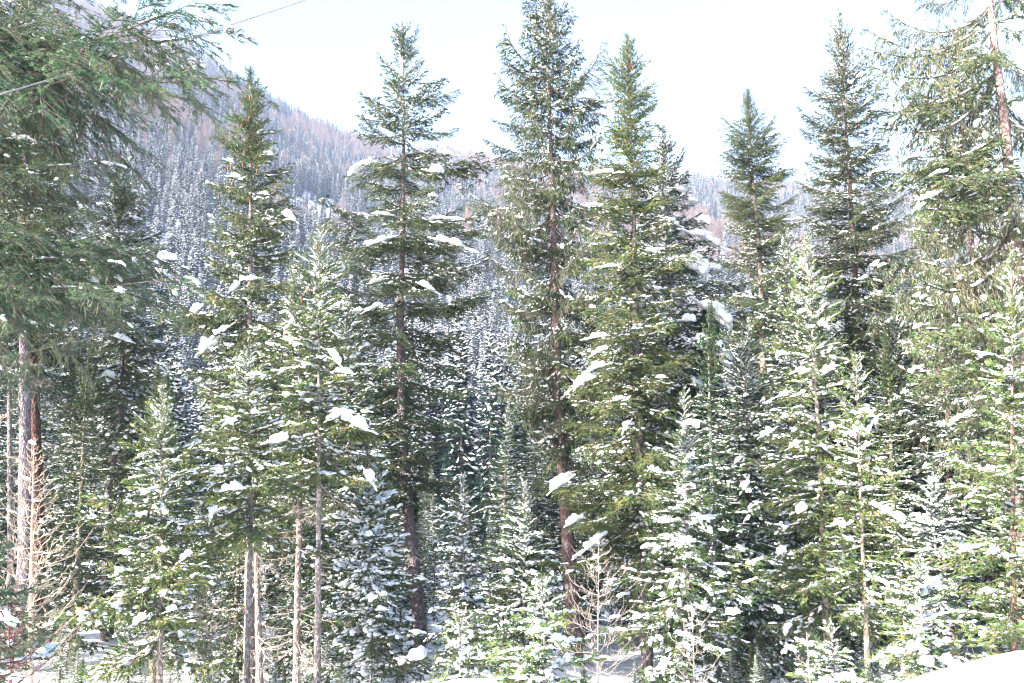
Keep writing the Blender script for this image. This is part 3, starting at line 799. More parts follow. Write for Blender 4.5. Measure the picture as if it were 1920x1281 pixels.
tree('young olive spruce between the central gap and the tallest spruce', 18,
     [(984, 905), (984, 1000), (982, 1100), (982, 1220)],
     [(905, 2), (940, 14), (980, 28), (1040, 48), (1100, 66), (1180, 85), (1260, 85)], 1270, 9, 2, tone=(1.15, 1.2, .9), density=1.1, rpads=8, pads=[(955, 1072, 22, 16, -20), (1016, 1090, 26, 34, -50), (1028, 1100, 18, 30, -80)])
tree('short bright yellow-green spruce at the bottom edge left of the bare larch sapling', 11.5,
     [(1016, 1085), (1018, 1150), (1021, 1220), (1023, 1300)],
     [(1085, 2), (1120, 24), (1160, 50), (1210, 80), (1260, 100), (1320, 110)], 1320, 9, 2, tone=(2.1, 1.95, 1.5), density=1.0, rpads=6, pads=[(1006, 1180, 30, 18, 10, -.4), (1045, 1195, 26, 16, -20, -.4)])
tree('small snowy spruce with round snow heaps on it, above the snow bank', 12.5,
     [(1725, 1048), (1727, 1110), (1730, 1180), (1734, 1250)],
     [(1048, 3), (1080, 18), (1120, 42), (1170, 65), (1220, 85), (1260, 90)], 1270, 10, 2, tone=(2.0, 1.85, 1.45), density=1.0, rpads=6,
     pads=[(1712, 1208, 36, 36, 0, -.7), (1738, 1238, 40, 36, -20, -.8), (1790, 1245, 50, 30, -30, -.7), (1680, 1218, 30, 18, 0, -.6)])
tree('young yellow-green spruce cut by the right edge below the big old trunk', 14.5,
     [(1897, 478), (1898, 600), (1898, 760), (1899, 950), (1900, 1180)],
     [(478, 2), (520, 16), (580, 34), (660, 58), (760, 78), (880, 92), (1000, 96), (1120, 95), (1220, 80)], 1235, 13, 1, tone=(2.1, 1.95, 1.5), density=1.1, barkcol=(1.4, 1.0, .85, 1), rpads=14,
     pads=[(1853, 878, 20, 12, 0, -.5), (1862, 1030, 24, 14, 10, -.5), (1850, 1105, 26, 12, 10, -.6)])
tree('dark snow-spotted young spruce in shade behind the small bottom-right one', 22,
     [(1749, 892), (1752, 980), (1756, 1080), (1762, 1180)],
     [(892, 3), (930, 22), (980, 42), (1050, 60), (1120, 75), (1180, 80)], 1190, 9, 3, tone=DRK, density=1.1, rpads=16, pads=[(1751, 899, 16, 16, 0)])
tree('spruce with a short reddish lower trunk showing above the snow bank at right', 25,
     [(1770, 560), (1775, 700), (1780, 900), (1784, 1100), (1790, 1235)],
     [(560, 5), (650, 50), (760, 80), (900, 95), (1050, 90)], 1110, 22, 2, tone=DRK, density=.95, bark=M_BARKRED, barkcol=(.85, .75, .75, 1), rpads=8, dead=8)
tree('mid-green spruce with a thin dark trunk filling the space between two right-hand spires', 26,
     [(1478, 430), (1480, 560), (1484, 720), (1488, 900), (1490, 1050)],
     [(430, 3), (480, 20), (560, 42), (650, 62), (760, 80), (900, 95), (1050, 100)], 1120, 14, 2, tone=(.9, 1.05, .9), density=1.1, rpads=10, snowtop=1)
tree('deeply shaded spruce heavy with snow left of the long-leadered young spruce', 24,
     [(1392, 640), (1400, 760), (1404, 900), (1408, 1080)],
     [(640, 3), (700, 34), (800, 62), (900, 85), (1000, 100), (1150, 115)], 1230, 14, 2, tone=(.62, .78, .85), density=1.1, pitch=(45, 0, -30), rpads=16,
     pads=[(1398, 905, 26, 34, 55), (1413, 955, 34, 24, 40), (1380, 1028, 38, 24, 15), (1413, 1055, 24, 44, 65), (1385, 860, 24, 10, 40)])
tree('shaded spruce filling the dark hollow beneath the second tallest right-hand spire', 28,
     [(1680, 600), (1684, 760), (1688, 900), (1692, 1080)],
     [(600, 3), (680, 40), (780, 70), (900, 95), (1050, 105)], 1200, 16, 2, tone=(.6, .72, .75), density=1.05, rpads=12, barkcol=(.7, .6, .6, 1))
tree('snow-laden young spruce low down beside the bare trunks left of centre', 18.5,
     [(690, 850), (690, 950), (692, 1080), (694, 1200)],
     [(850, 3), (900, 26), (980, 52), (1080, 75), (1200, 85)], 1260, 10, 3, tone=(1.1, 1.15, .95), density=1.05, rpads=18,
     pads=[(785, 1222, 44, 46, 0, -1.2), (690, 1000, 22, 18, 0), (725, 1122, 26, 14, -30), (715, 1140, 20, 14, 0)])
tree('tall dark-green spruce with snow-tipped boughs behind the pale-trunked sunny spruce', 26,
     [(650, 560), (652, 700), (655, 860), (658, 1000)],
     [(560, 3), (620, 28), (700, 52), (800, 72), (900, 85), (1020, 95)], 1150, 14, 2, tone=(.8, .95, .8), density=1.0, rpads=12)
tree('little yellow-green spruce at the bottom edge left of the central snow mound', 13,
     [(862, 1165), (863, 1220), (864, 1300)], [(1165, 2), (1190, 26), (1230, 50), (1290, 60)], 1300, 7, 2, tone=YEL, density=1.0, rpads=3)
tree('small snowy spruce tip poking up at the bottom edge between two thin trunks', 12.5,
     [(1560, 1172), (1562, 1220), (1564, 1300)], [(1172, 2), (1200, 26), (1240, 52), (1300, 66)], 1300, 7, 2, tone=(1.5, 1.45, 1.0), density=1.0, rpads=4, pads=[(1548, 1275, 30, 12, 0, -.3)])
# overhanging near tree, trunk outside the frame
tree('near spruce reaching in from the left with long lichen-hung blue-green boughs', 12,
     [(-320, -400), (-318, 0), (-314, 500), (-312, 1281)],
     [(-400, 60), (-100, 120), (100, 150), (300, 160), (700, 170)], 900, 52, 0, tone=COOL, kind='flat', lich=.2, density=.05, detail=2, pitch=(10, -10, -15),
     limbs=[(190, -30, .3, 'flat', 0, .0, .15), (120, 25, -.5, 'flat', 0, -.1, .15), (330, 40, -.6, 'pend', 0, -.1, .15), (448, 132, -.4, 'flat', 0, -.20, .15), (436, 50, .5, 'flat', 1, -.05, .15), (395, 15, -.2, 'flat', 1, .05), (300, 110, .9, 'flat', 1, -.2, .15),
            (205, 300, .2, 'flat', 1, -.15, .15), (165, 405, .1, 'flat', 0, -.1),
            (340, 520, -.3, 'flat', 1, -.14, .15), (300, 475, .5, 'flat', 1, -.1), (200, 600, -.2, 'pend', 0, -.2, .15), (225, 540, .6, 'flat', 0, -.1, .15), (110, 520, 1.2, 'flat', 1, -.1, .15)],
     pads=[(312, 479, 38, 20, -4, .4), (278, 468, 14, 10, -20, .45), (40, 256, 44, 12, -10, .6), (98, 268, 16, 8, -5, .6), (112, 518, 16, 12, -50, .2)])
tree('near spruce boughs with reddish twigs in the bottom left corner', 9.5,
     [(-60, 900), (-58, 1040), (-56, 1180), (-54, 1281)],
     [(900, 10), (1000, 60), (1080, 95), (1180, 135), (1300, 145)], 1300, 22, 0, tone=COOL, density=.8, detail=2, kind='flat',
     limbs=[(85, 1108, .2, 'flat', 0), (80, 1190, -.2, 'flat', 0), (95, 1230, .3, 'flat', 1), (60, 1150, .4, 'flat', 0)], pads=[(20, 1160, 30, 14, -10, -.3)])

# ------------------------------------------------------------------ bare larch saplings: trunk, then curved ascending limbs with side twigs
def larch_sapling(label, Y, spine, prof, w, col=(1, 1, 1, 1), snown=4, mat=None, name='larch_sapling', cat='tree', nb=44, group=None, thick=1.0):
    pts = [at(px, r_, Y) for px, r_ in spine]; k = Y / F
    base = pts[-1].copy(); base[2] = min(float(ground(base[0], Y)), base[2]) - .1
    SP = np.array([base] + pts[::-1]); hs = SP[:, 2]; top = hs[-1]
    root = link(name, None); root.location = base; tag(root, label, cat, group)
    fr = (top - hs) / (top - hs[0])
    make_trunk(root, base, SP, np.clip(w * k * .5 * fr, .004, 1), mat or M_LARCH, (1, 1, 1, 1))
    zr = np.array([at(spine[0][0], r_, Y)[2] for r_, _ in prof])[::-1]; rad = np.array([p * k for _, p in prof])[::-1]
    for b_ in range(nb):
        f = (b_ + random.random()) / nb; z = top - .05 - f * (top - max(zr[0], base[2] + .3))
        rz = float(np.interp(z, zr, rad)) * random.uniform(.6, 1.15); a = b_ * 2.4 + random.uniform(-.4, .4)
        A = np.array([np.interp(z, hs, SP[:, 0]), np.interp(z, hs, SP[:, 1]), z]) - base
        n = 9; s = np.linspace(0, 1, n); az = a + np.cumsum(RNG.uniform(-.12, .12, n))
        P = np.stack([np.cos(az) * s * rz, np.sin(az) * s * rz, rz * (.05 * s + .62 * s ** 2.4 + .04 * np.sin(s * 9 + b_))], 1) + A
        g = Geo(); tube(g, P, np.linspace(.0035 + .0035 * rz, .0018, n) * thick, 5, 0)
        nt_ = int(5 + rz * 16); t = RNG.uniform(.15, .95, nt_)
        B = np.stack([np.interp(t, s, P[:, q]) for q in range(3)], 1); Tn = norm(P[-1] - P[0])
        dd = norm(Tn + RNG.normal(0, .55, (nt_, 3)) + np.array((0, 0, .35))); ll = RNG.uniform(.12, .45, nt_) * rz * (1.15 - t)
        ll = np.maximum(ll, .05)
        mid = B + dd * ll[:, None] * .5; d2 = norm(dd + np.array((0, 0, .45)) + RNG.normal(0, .15, (nt_, 3)))
        ribbons(g, B, mid, np.full(nt_, .0028 * thick), np.full(nt_, .0022 * thick), 0); ribbons(g, mid, mid + d2 * ll[:, None] * .5, np.full(nt_, .0022 * thick), np.full(nt_, .0012 * thick), 0)
        # short spur knobs
        ns = int(rz * 60); t = RNG.uniform(.05, 1, ns); B = np.stack([np.interp(t, s, P[:, q]) for q in range(3)], 1)
        spindles(g, B, norm(RNG.normal(0, 1, (ns, 3))), np.full(ns, .012), np.full(ns, .008), 0)
        link('branch', g.mesh('larch_branch', [mat or M_LARCH]), root)
        if b_ % max(1, nb // max(1, snown)) == 1:
            o = link('snow_clump', random.choice(PADS), root); o.location = Vector(P[4]) + Vector((0, 0, .02)); W = random.uniform(.05, .13)
            o.scale = (W, W * .7, W * .8); o.rotation_euler = (0, -.3, a)
    return root

larch_sapling('bare golden-twigged larch sapling in front of the grey trunks at the left edge', 13, [(64, 820), (62, 900), (60, 1000), (58, 1150), (57, 1281)],
              [(820, 2), (880, 26), (950, 55), (1020, 85), (1100, 95), (1200, 105), (1260, 90)], 17, nb=100, snown=6, thick=1.25)
larch_sapling('bare larch sapling with curved pale twigs in front of the two leaning trunks', 13, [(1123, 1005), (1122, 1100), (1121, 1200), (1121, 1300)],
              [(1005, 3), (1040, 35), (1090, 70), (1140, 92), (1200, 105), (1290, 95)], 8, nb=50, snown=9, mat=M_GREYTWIG, thick=.85)
larch_sapling('thin bare sapling with wiry grey-brown twigs below the snow-covered young spruce', 12, [(1296, 1130), (1300, 1200), (1302, 1300)],
              [(1130, 3), (1170, 28), (1230, 55), (1300, 60)], 4, nb=26, snown=3, mat=M_GREYTWIG)
larch_sapling('few bare reddish shoots sticking up at the bottom edge beside a thin trunk', 11.5, [(1512, 1185), (1516, 1240), (1520, 1300)],
              [(1185, 2), (1220, 16), (1300, 26)], 4, nb=10, snown=1, mat=M_LARCH)
larch_sapling('tangle of bare pale twigs under the young yellow-green spruce near the twin trunks', 17, [(385, 1085), (388, 1150), (392, 1281)],
              [(1085, 6), (1130, 45), (1200, 70), (1270, 75)], 6, nb=36, snown=3, mat=M_GREYTWIG)
larch_sapling('bare dark-red shrub spreading at the bottom left corner', 9.3, [(15, 1130), (18, 1210), (22, 1300)],
              [(1130, 6), (1180, 60), (1240, 85), (1290, 80)], 5, nb=26, snown=2, mat=M_REDTWIG, name='bare_shrub', cat='shrub')

# small plants poking out of the snow bank
for i, (px, row, n) in enumerate([(1808, 1262, 2), (1835, 1258, 3), (1872, 1250, 2)]):
    p = at(px, row, 5.0); p[2] = float(ground(p[0], p[1]))
    g = Geo()
    for k in range(n + 1):
        a = random.uniform(0, 6.28); h = random.uniform(.05, .12)
        s = np.linspace(0, 1, 6); P = np.stack([.04 * s * math.cos(a) * (1 + s), .04 * s * math.sin(a), h * s - .01], 1)
        tube(g, P, np.linspace(.0012, .0007, 6), 4, 0)
    o = link('dry_stalk', g.mesh('dry_stalk', [M_WOOD])); o.location = p
    tag(o, ['dry stalk poking through the snow bank, leftmost of the three', 'dry forked stalk in the middle of the three on the snow bank', 'dry stalk on the snow bank nearest the picture edge'][i], 'plant', 'dry stalks in the snow bank')

# ------------------------------------------------------------------ overhead cable
g = Geo()
A = at(-420, 300, 9.0); B = at(2000, -560, 42.0)
A = at(-300, 262, 8.6); B = at(900, -130, 30.0)
s = np.linspace(0, 1, 60)
P = A[None] * (1 - s)[:, None] + B[None] * s[:, None]; P[:, 2] -= .25 * 4 * s * (1 - s)
tube(g, P, .010, 6, 0)
o = link('overhead_cable', g.mesh('overhead_cable', [M_CABLE])); tag(o, 'thin overhead cable slanting across the top left of the sky', 'cable')

# ------------------------------------------------------------------ trees further back: own trunk and crown objects that share meshes
def merged_crown(H, Rm, snow, detail, n_br, dens=1.0):
    base_tpl = [branch_geo(1.15, k, snow, 0).arrays() for k in ('flat', 'flat', 'brush')]
    g = Geo(); tipb = branch_geo(.5, 'brush', max(0, snow - 1), 0).arrays()
    z = H - .1; zb = H * .12; a = 0
    while z > zb:
        f = (H - z) / (H - zb); rz = Rm * (1 - (1 - f) ** 1.25) * (1.0 if f < .85 else 1 - (f - .85) * 1.5) + .08
        ws = np.clip(.12 + .22 * rz, .16, .55) / dens
        a += random.uniform(.3, 1)
        for k in range(5):
            aa = a + k * 1.2566 + random.uniform(-.35, .35); Lb = rz * random.uniform(.6, 1.2)
            V, T, M, S = tipb if Lb < .6 else base_tpl[random.randrange(3)]
            L0 = .5 if Lb < .6 else 1.15
            pt = R(np.interp(f, [0, .3, 1], [48, 2, -24]) + random.uniform(-10, 10))
            q = Quaternion((0, 0, 1), aa) @ Quaternion((0, 1, 0), -pt)
            m = np.array(q.to_matrix()) * (Lb / math.cos(pt) / L0)
            g.add(V @ m.T + np.array((0, 0, z + random.uniform(-.3, .3) * ws)), T, 0); g.M[-1] = M; g.S[-1] = S
        z -= ws * random.uniform(.85, 1.15)
    return g

def simple_trunk(H, r):
    g = Geo(); n = 14; s = np.linspace(0, 1, n)
    P = np.stack([.06 * np.sin(s * 5), .05 * np.cos(s * 4), s * H * .985], 1); tube(g, P, r * (1 - s * .94), 8, 0)
    return g
MIDC = []
for H, Rm, sn in ((14, 1.9, 1), (14, 1.6, 2), (14, 2.2, 2), (14, 1.7, 1)):
    MIDC.append((merged_crown(H, Rm, sn, 0, 60).mesh('mid_crown', CROWN_MATS), simple_trunk(H, .17).mesh('mid_trunk', [M_BARK])))

def mid_tree(x, y, H, group, label, tone):
    ci = random.randrange(4); c, t = MIDC[ci]; label = mid_label(x / y * F + 960, y, ci, H); root = link('spruce_tree', None); z = float(ground(x, y)) - .1
    root.location = (x, y, z); s = H / 14
    for nm, me in (('trunk', t), ('crown', c)):
        o = link(nm, me, root); o.scale = (s * .9 + (.1 if H > 5 else .07),) * 2 + (s,); o.rotation_euler = (0, 0, random.uniform(0, 6.28))
        o.color = (*tone, 1)
    root.rotation_euler = (random.uniform(-.03, .03), random.uniform(-.03, .03), 0)
    tag(root, label, 'tree', group)

NEAR = [(-400, 'the grey trunks at the left edge'), (120, 'the olive bushy-topped spruce'), (270, 'the young full spruce near the left'), (390, 'the tall spruce with cones under its tip'),
        (530, 'the slim pale trunks'), (690, 'the tall open spruce left of centre'), (850, 'the narrow gap towards the mountain'), (960, 'the tallest spruce'), (1130, 'the slender spike-topped spruce'),
        (1235, 'the dark spruce loaded with snow pads'), (1350, 'the spire alone on the skyline'), (1480, 'the long-leadered young spruce'), (1590, 'the second tallest spire'), (1700, 'the curtains of the big edge tree'), (1850, 'the thick reddish edge trunk')]
def mid_label(px, Y, ci, H):
    z_ = [n_ for x_, n_ in NEAR if x_ <= px][-1]
    z0_ = [x_ for x_, n_ in NEAR if x_ <= px][-1]; z1_ = ([x_ for x_, n_ in NEAR if x_ > px] + [1980])[0]
    d_ = 'close' if Y < 27 else 'next' if Y < 32 else 'midway' if Y < 39 else 'farther' if Y < 48 else 'well' if Y < 60 else 'deep'
    mid_ = (z0_ + z1_) / 2; side_ = ', a little to its left' if px < mid_ else ', a little to its right'
    a_ = ['lightly snowed spruce', 'slim white-flecked spruce', 'broad white-flecked spruce', 'narrow lightly snowed spruce'][ci] if H > 5 else ['low lightly snowed spruce', 'low slim snow-laden spruce', 'low broad snow-laden spruce', 'low narrow spruce'][ci]
    lab_ = a_ + (' ' + d_ + ' behind ' if Y > 21 else ' low down beside ') + z_
    if lab_ in said_ and lab_ + side_ in said_: lab_ = lab_.replace('spruce ', 'spruce of the wood ', 1)
    if lab_ in said_: lab_ = lab_ + side_ if len((lab_ + side_).split()) <= 16 else lab_
    said_.add(lab_)
    return lab_
def clear_view(px, Y):
    return not any(Y < hy + .5 and abs(px - hx) < hw for hx, hy, hw in ((45, 24, 75), (64, 27, 60), (770, 28, 70), (1060, 27, 70), (474, 22, 55), (598, 18, 40), (560, 19.5, 40), (1785, 25, 60), (1208, 25, 45), (205, 29, 35), (1165, 26, 85), (1040, 26, 60)))
said_ = set()
SKX = [0, 150, 330, 350, 440, 460, 560, 690, 720, 850, 870, 930, 940, 1090, 1110, 1380, 1420, 1560, 1920]
SKR = [520, 560, 640, 900, 900, 650, 590, 620, 800, 830, 900, 900, 760, 700, 540, 560, 500, 540, 480]
rows = [(24, 125), (29, 92), (35, 84), (43, 78), (53, 80), (66, 84)]
used = []
for Y, step in rows:
    px = -260 + random.uniform(0, 60)
    while px < 2180:
        x = px + random.uniform(-.35, .35) * step; yy_ = Y * random.uniform(.93, 1.07)
        sr = float(np.interp(x, SKX, SKR)) + random.uniform(-30, 120)
        tp = at(x, sr, yy_); gz = float(ground(tp[0], yy_)); H = tp[2] - gz
        H = min(H, 19)
        if H > 2.0 and clear_view(x, yy_):
            zone = 0 if x < 345 else 1 if x < 900 else 2 if x < 1400 else 3
            lab = ['spruce in the shaded mass behind the grey trunks on the left', 'snow-dusted spruce behind the slim pale trunks left of the central gap',
                   'snow-dusted spruce standing behind the tallest spruce and its neighbours', 'dark snow-dusted spruce in the dense wood behind the right-hand spires'][zone]
            grp = ['spruces in the shaded wood on the left', 'spruces behind the slim trunks', 'spruces behind the tallest spruce', 'spruces in the dense wood on the right'][zone]
            tn = random.choice([(1.0, 1.15, 1.0), (.8, .95, .9), (1.2, 1.2, .95), (.7, .85, .95)])
            mid_tree(tp[0], yy_, H, grp, lab, tn)
        px += step * random.uniform(.75, 1.25)

# low snowy trees filling the forest floor
for Y, step, r0, r1 in ((16.3, 95, 1170, 1262), (18.5, 120, 1110, 1250), (21.5, 110, 1060, 1220), (25, 90, 980, 1180), (29, 80, 900, 1130), (33, 85, 900, 1080), (38, 85, 900, 1040)):
    px = -60 + random.uniform(0, 60)
    while px < 2000:
        yy_ = Y * random.uniform(.94, 1.06); tp = at(px, random.uniform(r0, r1), yy_); H = tp[2] - float(ground(tp[0], yy_))
        if H > .8 and clear_view(px, yy_) and not (1780 < px < 1880 and yy_ < 36):
            grp = 'low snowy spruces on the forest floor'
            mid_tree(tp[0], yy_, H, grp, '', random.choice([(1.2, 1.25, .95), (.8, .95, .85), (1.0, 1.1, .9), (1.4, 1.35, 1.0)]))
        px += step * random.uniform(.7, 1.3)

for px, row, Y in ((150, 1175, 19), (205, 1215, 17.5), (395, 1190, 18), (440, 1235, 16), (520, 1225, 16.5), (640, 1210, 17), (745, 1185, 19), (820, 1200, 17), (575, 1195, 21), (118, 1130, 22), (380, 1100, 24), (525, 1120, 25), (800, 1110, 30), (900, 1225, 15), (1090, 1215, 15), (1190, 1225, 15.5), (1420, 1215, 15), (1630, 1225, 14)):
    tp = at(px, row, Y); H = tp[2] - float(ground(tp[0], Y))
    if H > .4: mid_tree(tp[0], Y, H, 'low snowy spruces on the forest floor', '', random.choice([(1.2, 1.3, 1.1), (1.5, 1.45, 1.15), (.9, 1.05, 1.0)]))

# ------------------------------------------------------------------ the wooded mountainside
def far_spruce(H, Rm, snowy):
    g = Geo(); tube(g, [(0, 0, 0), (0, 0, H * .5), (0, 0, H)], [.16, .09, .02], 4, 1)
    z = H - .2
    while z > H * .08:
        f = (H - z) / H; rz = Rm * (1 - (1 - f) ** 1.3) + .1; n = 9
        a = RNG.uniform(0, 6.28, n); Lb = rz * RNG.uniform(.6, 1.25, n); pt = np.interp(f, [0, .3, 1], [.6, -.1, -.5]) + RNG.uniform(-.15, .15, n)
        d = np.stack([np.cos(a) * np.cos(pt), np.sin(a) * np.cos(pt), np.sin(pt)], 1); sd = np.stack([-np.sin(a), np.cos(a), 0 * a], 1)
        B = np.tile((0, 0, z), (n, 1)) + RNG.uniform(-.15, .15, (n, 3))
        # bough: blades fanning from the limb
        for t in (.25, .45, .65, .85):
            for sg in (-1, 1, .2):
                Q = B + d * (Lb * t)[:, None]; dd = norm(d + sd * (sg * .9) + np.array((0, 0, -.35)) + RNG.normal(0, .2, (n, 3)))
                ll = Lb * (1.05 - t) * .75 + .12
                s2 = norm(np.cross(dd, np.array((0, 0, 1.))) + RNG.normal(0, .5, (n, 3)))
                V = np.stack([Q - s2 * .05, Q + s2 * .09, Q + dd * ll[:, None] * RNG.uniform(.7, 1.1, n)[:, None]], 1)
                g.add(V, np.arange(n * 3).reshape(-1, 3), 0)
        k = int(n * snowy); ii = RNG.integers(0, n, k); t = RNG.uniform(.3, 1, k)
        C = B[ii] + d[ii] * (Lb[ii] * t)[:, None] + np.array((0, 0, .07)) + sd[ii] * (RNG.uniform(-.3, .3, k) * Lb[ii])[:, None]
        dl = norm(d[ii] + RNG.normal(0, .3, (k, 3))); sl = norm(np.cross(dl, np.array((0, 0, 1.))))
        a1 = RNG.uniform(.12, .34, k)[:, None]; b1 = RNG.uniform(.06, .17, k)[:, None]
        V = np.stack([C - dl * a1, C + sl * b1, C + dl * a1, C - sl * b1], 1); V[:, 1:3, 2] -= .02
        V = np.concatenate([V, (C + np.array((0, 0, .09)))[:, None]], 1)
        T = np.array([(0, 4, 1), (1, 4, 2), (2, 4, 3), (3, 4, 0)])[None] + (np.arange(k) * 5)[:, None, None]
        g.add(V, T, 2, True)
        z -= .34 + .05 * rz
    return g
def far_larch(H, Rm):
    g = Geo(); tube(g, [(0, 0, 0), (0, 0, H * .5), (0, 0, H)], [.17, .1, .02], 4, 1)
    z = H - .3
    while z > H * .22:
        f = (H - z) / H; rz = Rm * min(1, f * 2.2 + .08) * (1 - .35 * f); n = 7
        a = RNG.uniform(0, 6.28, n); Lb = rz * RNG.uniform(.6, 1.2, n); pt = np.interp(f, [0, 1], [.6, -.05]) + RNG.uniform(-.15, .15, n)
        d = np.stack([np.cos(a) * np.cos(pt), np.sin(a) * np.cos(pt), np.sin(pt)], 1)
        B = np.tile((0, 0, z), (n, 1)) + RNG.uniform(-.2, .2, (n, 3))
        ribbons(g, B, B + d * Lb[:, None], np.full(n, .035), np.full(n, .012), 0)
        for _ in range(11):
            t = RNG.uniform(.15, 1, n); Q = B + d * (Lb * t)[:, None]; dd = norm(d + RNG.normal(0, .6, (n, 3)) + np.array((0, 0, .3))); ll = RNG.uniform(.3, .8, n)
            sd = norm(np.cross(dd, RNG.normal(0, 1, (n, 3)))); V = np.stack([Q - sd * .03, Q + sd * .03, Q + dd * ll[:, None]], 1)
            g.add(V, np.arange(n * 3).reshape(-1, 3), 0)
        k = 3; C = B[:k] + d[:k] * (Lb[:k] * .6)[:, None]; C[:, 2] += .05
        domes(g, C, d[:k], RNG.uniform(.08, .2, k), RNG.uniform(.04, .08, k), RNG.uniform(.03, .06, k), 2)
        z -= .30
    return g
FM = [M_NEEDLE_FAR, M_WOOD, M_SNOW]; LM = [M_LARCH_FAR, M_WOOD, M_SNOW]
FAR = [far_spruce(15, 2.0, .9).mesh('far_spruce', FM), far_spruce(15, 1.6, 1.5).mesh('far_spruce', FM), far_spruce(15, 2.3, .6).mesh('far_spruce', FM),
       far_larch(15, 3.1).mesh('far_larch', LM), far_larch(15, 2.6).mesh('far_larch', LM)]

N = 25000
u = RNG.uniform(-.64, .64, N); y = np.sqrt(RNG.uniform(85 ** 2, 1335 ** 2, N)); y[:3200] = RNG.uniform(78, 330, 3200); x = u * y
z = ground(x, y)
pxs = u * F + 960
clear = fbm(x / 70 + 40, y / 110 + 3, 3)
keep = clear < np.interp(y, [200, 500], [.9, .60])
lp = fbm(x / 120 + 5, y / 120 + 80, 3) * .5 + .30 + np.interp(y, [330, 480, 800, 1200], [-1.5, -.08, .04, .14]) + RNG.normal(0, .25, N)
typ = np.where(lp > .58, RNG.integers(3, 5, N), RNG.integers(0, 3, N))
Hs = RNG.uniform(.62, 1.2, N) * np.interp(y, [80, 160, 300, 700, 1300], [1.15, 1.25, 1.45, 1.55, 1.35])
x, y, z, typ, Hs, u = (a_[keep] for a_ in (x, y, z, typ, Hs, u))
order = np.argsort(y / Hs)
srcs = {}
n_sp = sum(1 for o in COL.objects if o.name.startswith('spruce_tree'))
vis = [k for k in order if abs(u[k]) < .53 and typ[k] < 3][:max(40, 300 - n_sp)] + [k for k in order if abs(u[k]) < .53 and typ[k] >= 3][:120]
tops = set(vis)
for k in vis:
    la = typ[k] >= 3
    o = link('larch_tree' if la else 'spruce_tree', FAR[typ[k]])
    o.location = (x[k], y[k], z[k] - .3); s = float(Hs[k]); w = s * random.uniform(.8, 1.05); o.scale = (w, w, s); o.rotation_euler = (0, 0, random.uniform(0, 6.28))
    o.color = (*random.choice([(1, 1, 1), (.85, .95, 1), (1.1, 1.1, .9)]), 1)
    if la: tag(o, 'bare pinkish larch on the lower mountainside seen through the gaps', 'tree', 'bare larches on the lower mountainside')
    else: tag(o, 'snow-flecked spruce on the lower mountainside seen through the gaps', 'tree', 'spruces on the lower mountainside')
    srcs.setdefault(int(typ[k]), o)
rest = np.array([k for k in range(len(x)) if k not in tops])
me = D.meshes.new('mountain_forest'); me.vertices.add(len(rest))
me.vertices.foreach_set('co', np.stack([x[rest], y[rest], z[rest] - .3], 1).astype(np.float32).ravel())
for nm, ty, arr in (('kind_index', 'INT', typ[rest].astype(np.int32)), ('size', 'FLOAT', Hs[rest].astype(np.float32)), ('turn', 'FLOAT', RNG.uniform(0, 6.28, len(rest)).astype(np.float32))):
    at_ = me.attributes.new(nm, ty, 'POINT'); at_.data.foreach_set('value', arr)
fo = link('mountain_forest', me); tag(fo, 'mass of dark spruces and bare pinkish larches covering the mountain to its ridge', kind='stuff')
ng = D.node_groups.new('scatter_trees', 'GeometryNodeTree')
ng.interface.new_socket('Geometry', in_out='INPUT', socket_type='NodeSocketGeometry'); ng.interface.new_socket('Geometry', in_out='OUTPUT', socket_type='NodeSocketGeometry')
gi = ng.nodes.new('NodeGroupInput'); go = ng.nodes.new('NodeGroupOutput')
jn = ng.nodes.new('GeometryNodeJoinGeometry')
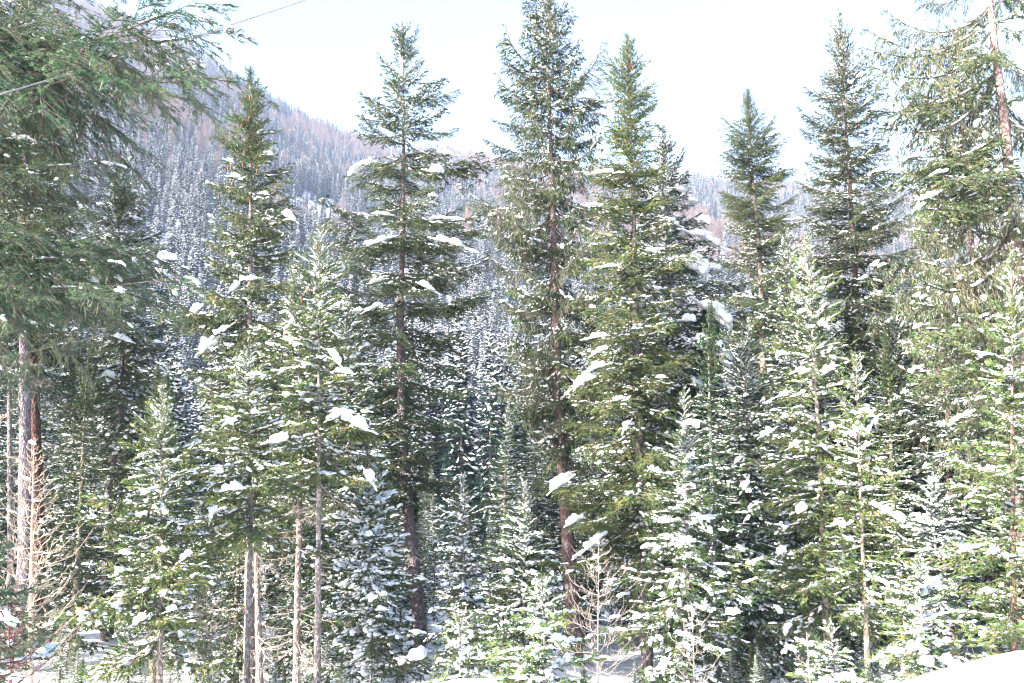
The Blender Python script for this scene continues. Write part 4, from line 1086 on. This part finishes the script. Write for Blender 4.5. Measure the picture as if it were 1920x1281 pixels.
for t_ in range(len(FAR)):
    # one branch of the node tree per kind of tree, each kind read from a tree that stands in the scene
    if t_ not in srcs: continue
    oi = ng.nodes.new('GeometryNodeObjectInfo'); oi.transform_space = 'ORIGINAL'; oi.inputs['Object'].default_value = srcs[t_]; oi.inputs['As Instance'].default_value = False
    na = ng.nodes.new('GeometryNodeInputNamedAttribute'); na.data_type = 'INT'; na.inputs['Name'].default_value = 'kind_index'
    cp = ng.nodes.new('FunctionNodeCompare'); cp.data_type = 'INT'; cp.operation = 'EQUAL'
    ia = [s_ for s_ in cp.inputs if s_.type == 'INT']; ia[1].default_value = t_
    ng.links.new([s_ for s_ in na.outputs if s_.name == 'Attribute'][0], ia[0])
    ip = ng.nodes.new('GeometryNodeInstanceOnPoints')
    ns_ = ng.nodes.new('GeometryNodeInputNamedAttribute'); ns_.data_type = 'FLOAT'; ns_.inputs['Name'].default_value = 'size'
    nr = ng.nodes.new('GeometryNodeInputNamedAttribute'); nr.data_type = 'FLOAT'; nr.inputs['Name'].default_value = 'turn'
    cx = ng.nodes.new('ShaderNodeCombineXYZ'); ng.links.new(nr.outputs[0], cx.inputs[2])
    ng.links.new(gi.outputs[0], ip.inputs['Points']); ng.links.new(cp.outputs[0], ip.inputs['Selection']); ng.links.new(oi.outputs['Geometry'], ip.inputs['Instance'])
    ng.links.new(cx.outputs[0], ip.inputs['Rotation']); ng.links.new(ns_.outputs[0], ip.inputs['Scale'])
    ng.links.new(ip.outputs[0], jn.inputs[0])
ng.links.new(jn.outputs[0], go.inputs[0])
md = fo.modifiers.new('scatter', 'NODES'); md.node_group = ng

# ------------------------------------------------------------------ haze
hz = Geo()
x0, x1, y0, y1, z0, z1 = -1620, 1620, -70, 2330, -25, float(zz.max()) + 30
c = np.array([(a_, b_, c_) for a_ in (x0, x1) for b_ in (y0, y1) for c_ in (z0, z1)])
hz.add(c, [(0, 1, 3), (0, 3, 2), (4, 6, 7), (4, 7, 5), (0, 4, 5), (0, 5, 1), (2, 3, 7), (2, 7, 6), (0, 2, 6), (0, 6, 4), (1, 5, 7), (1, 7, 3)], 0)
m, nt, out = new_mat('haze_air'); pv = node(nt, 'ShaderNodeVolumePrincipled')
pv.inputs['Color'].default_value = (.58, .72, 1.0, 1); pv.inputs['Density'].default_value = .00019; pv.inputs['Anisotropy'].default_value = .0
nt.links.new(pv.outputs[0], out.inputs['Volume'])
ho = link('haze', hz.mesh('haze', [m])); tag(ho, 'thin winter haze filling the valley', kind='stuff')
print('branches', n_obj[0], 'zmax', z1, 'tris', sum(len(m_.polygons) for m_ in D.meshes))
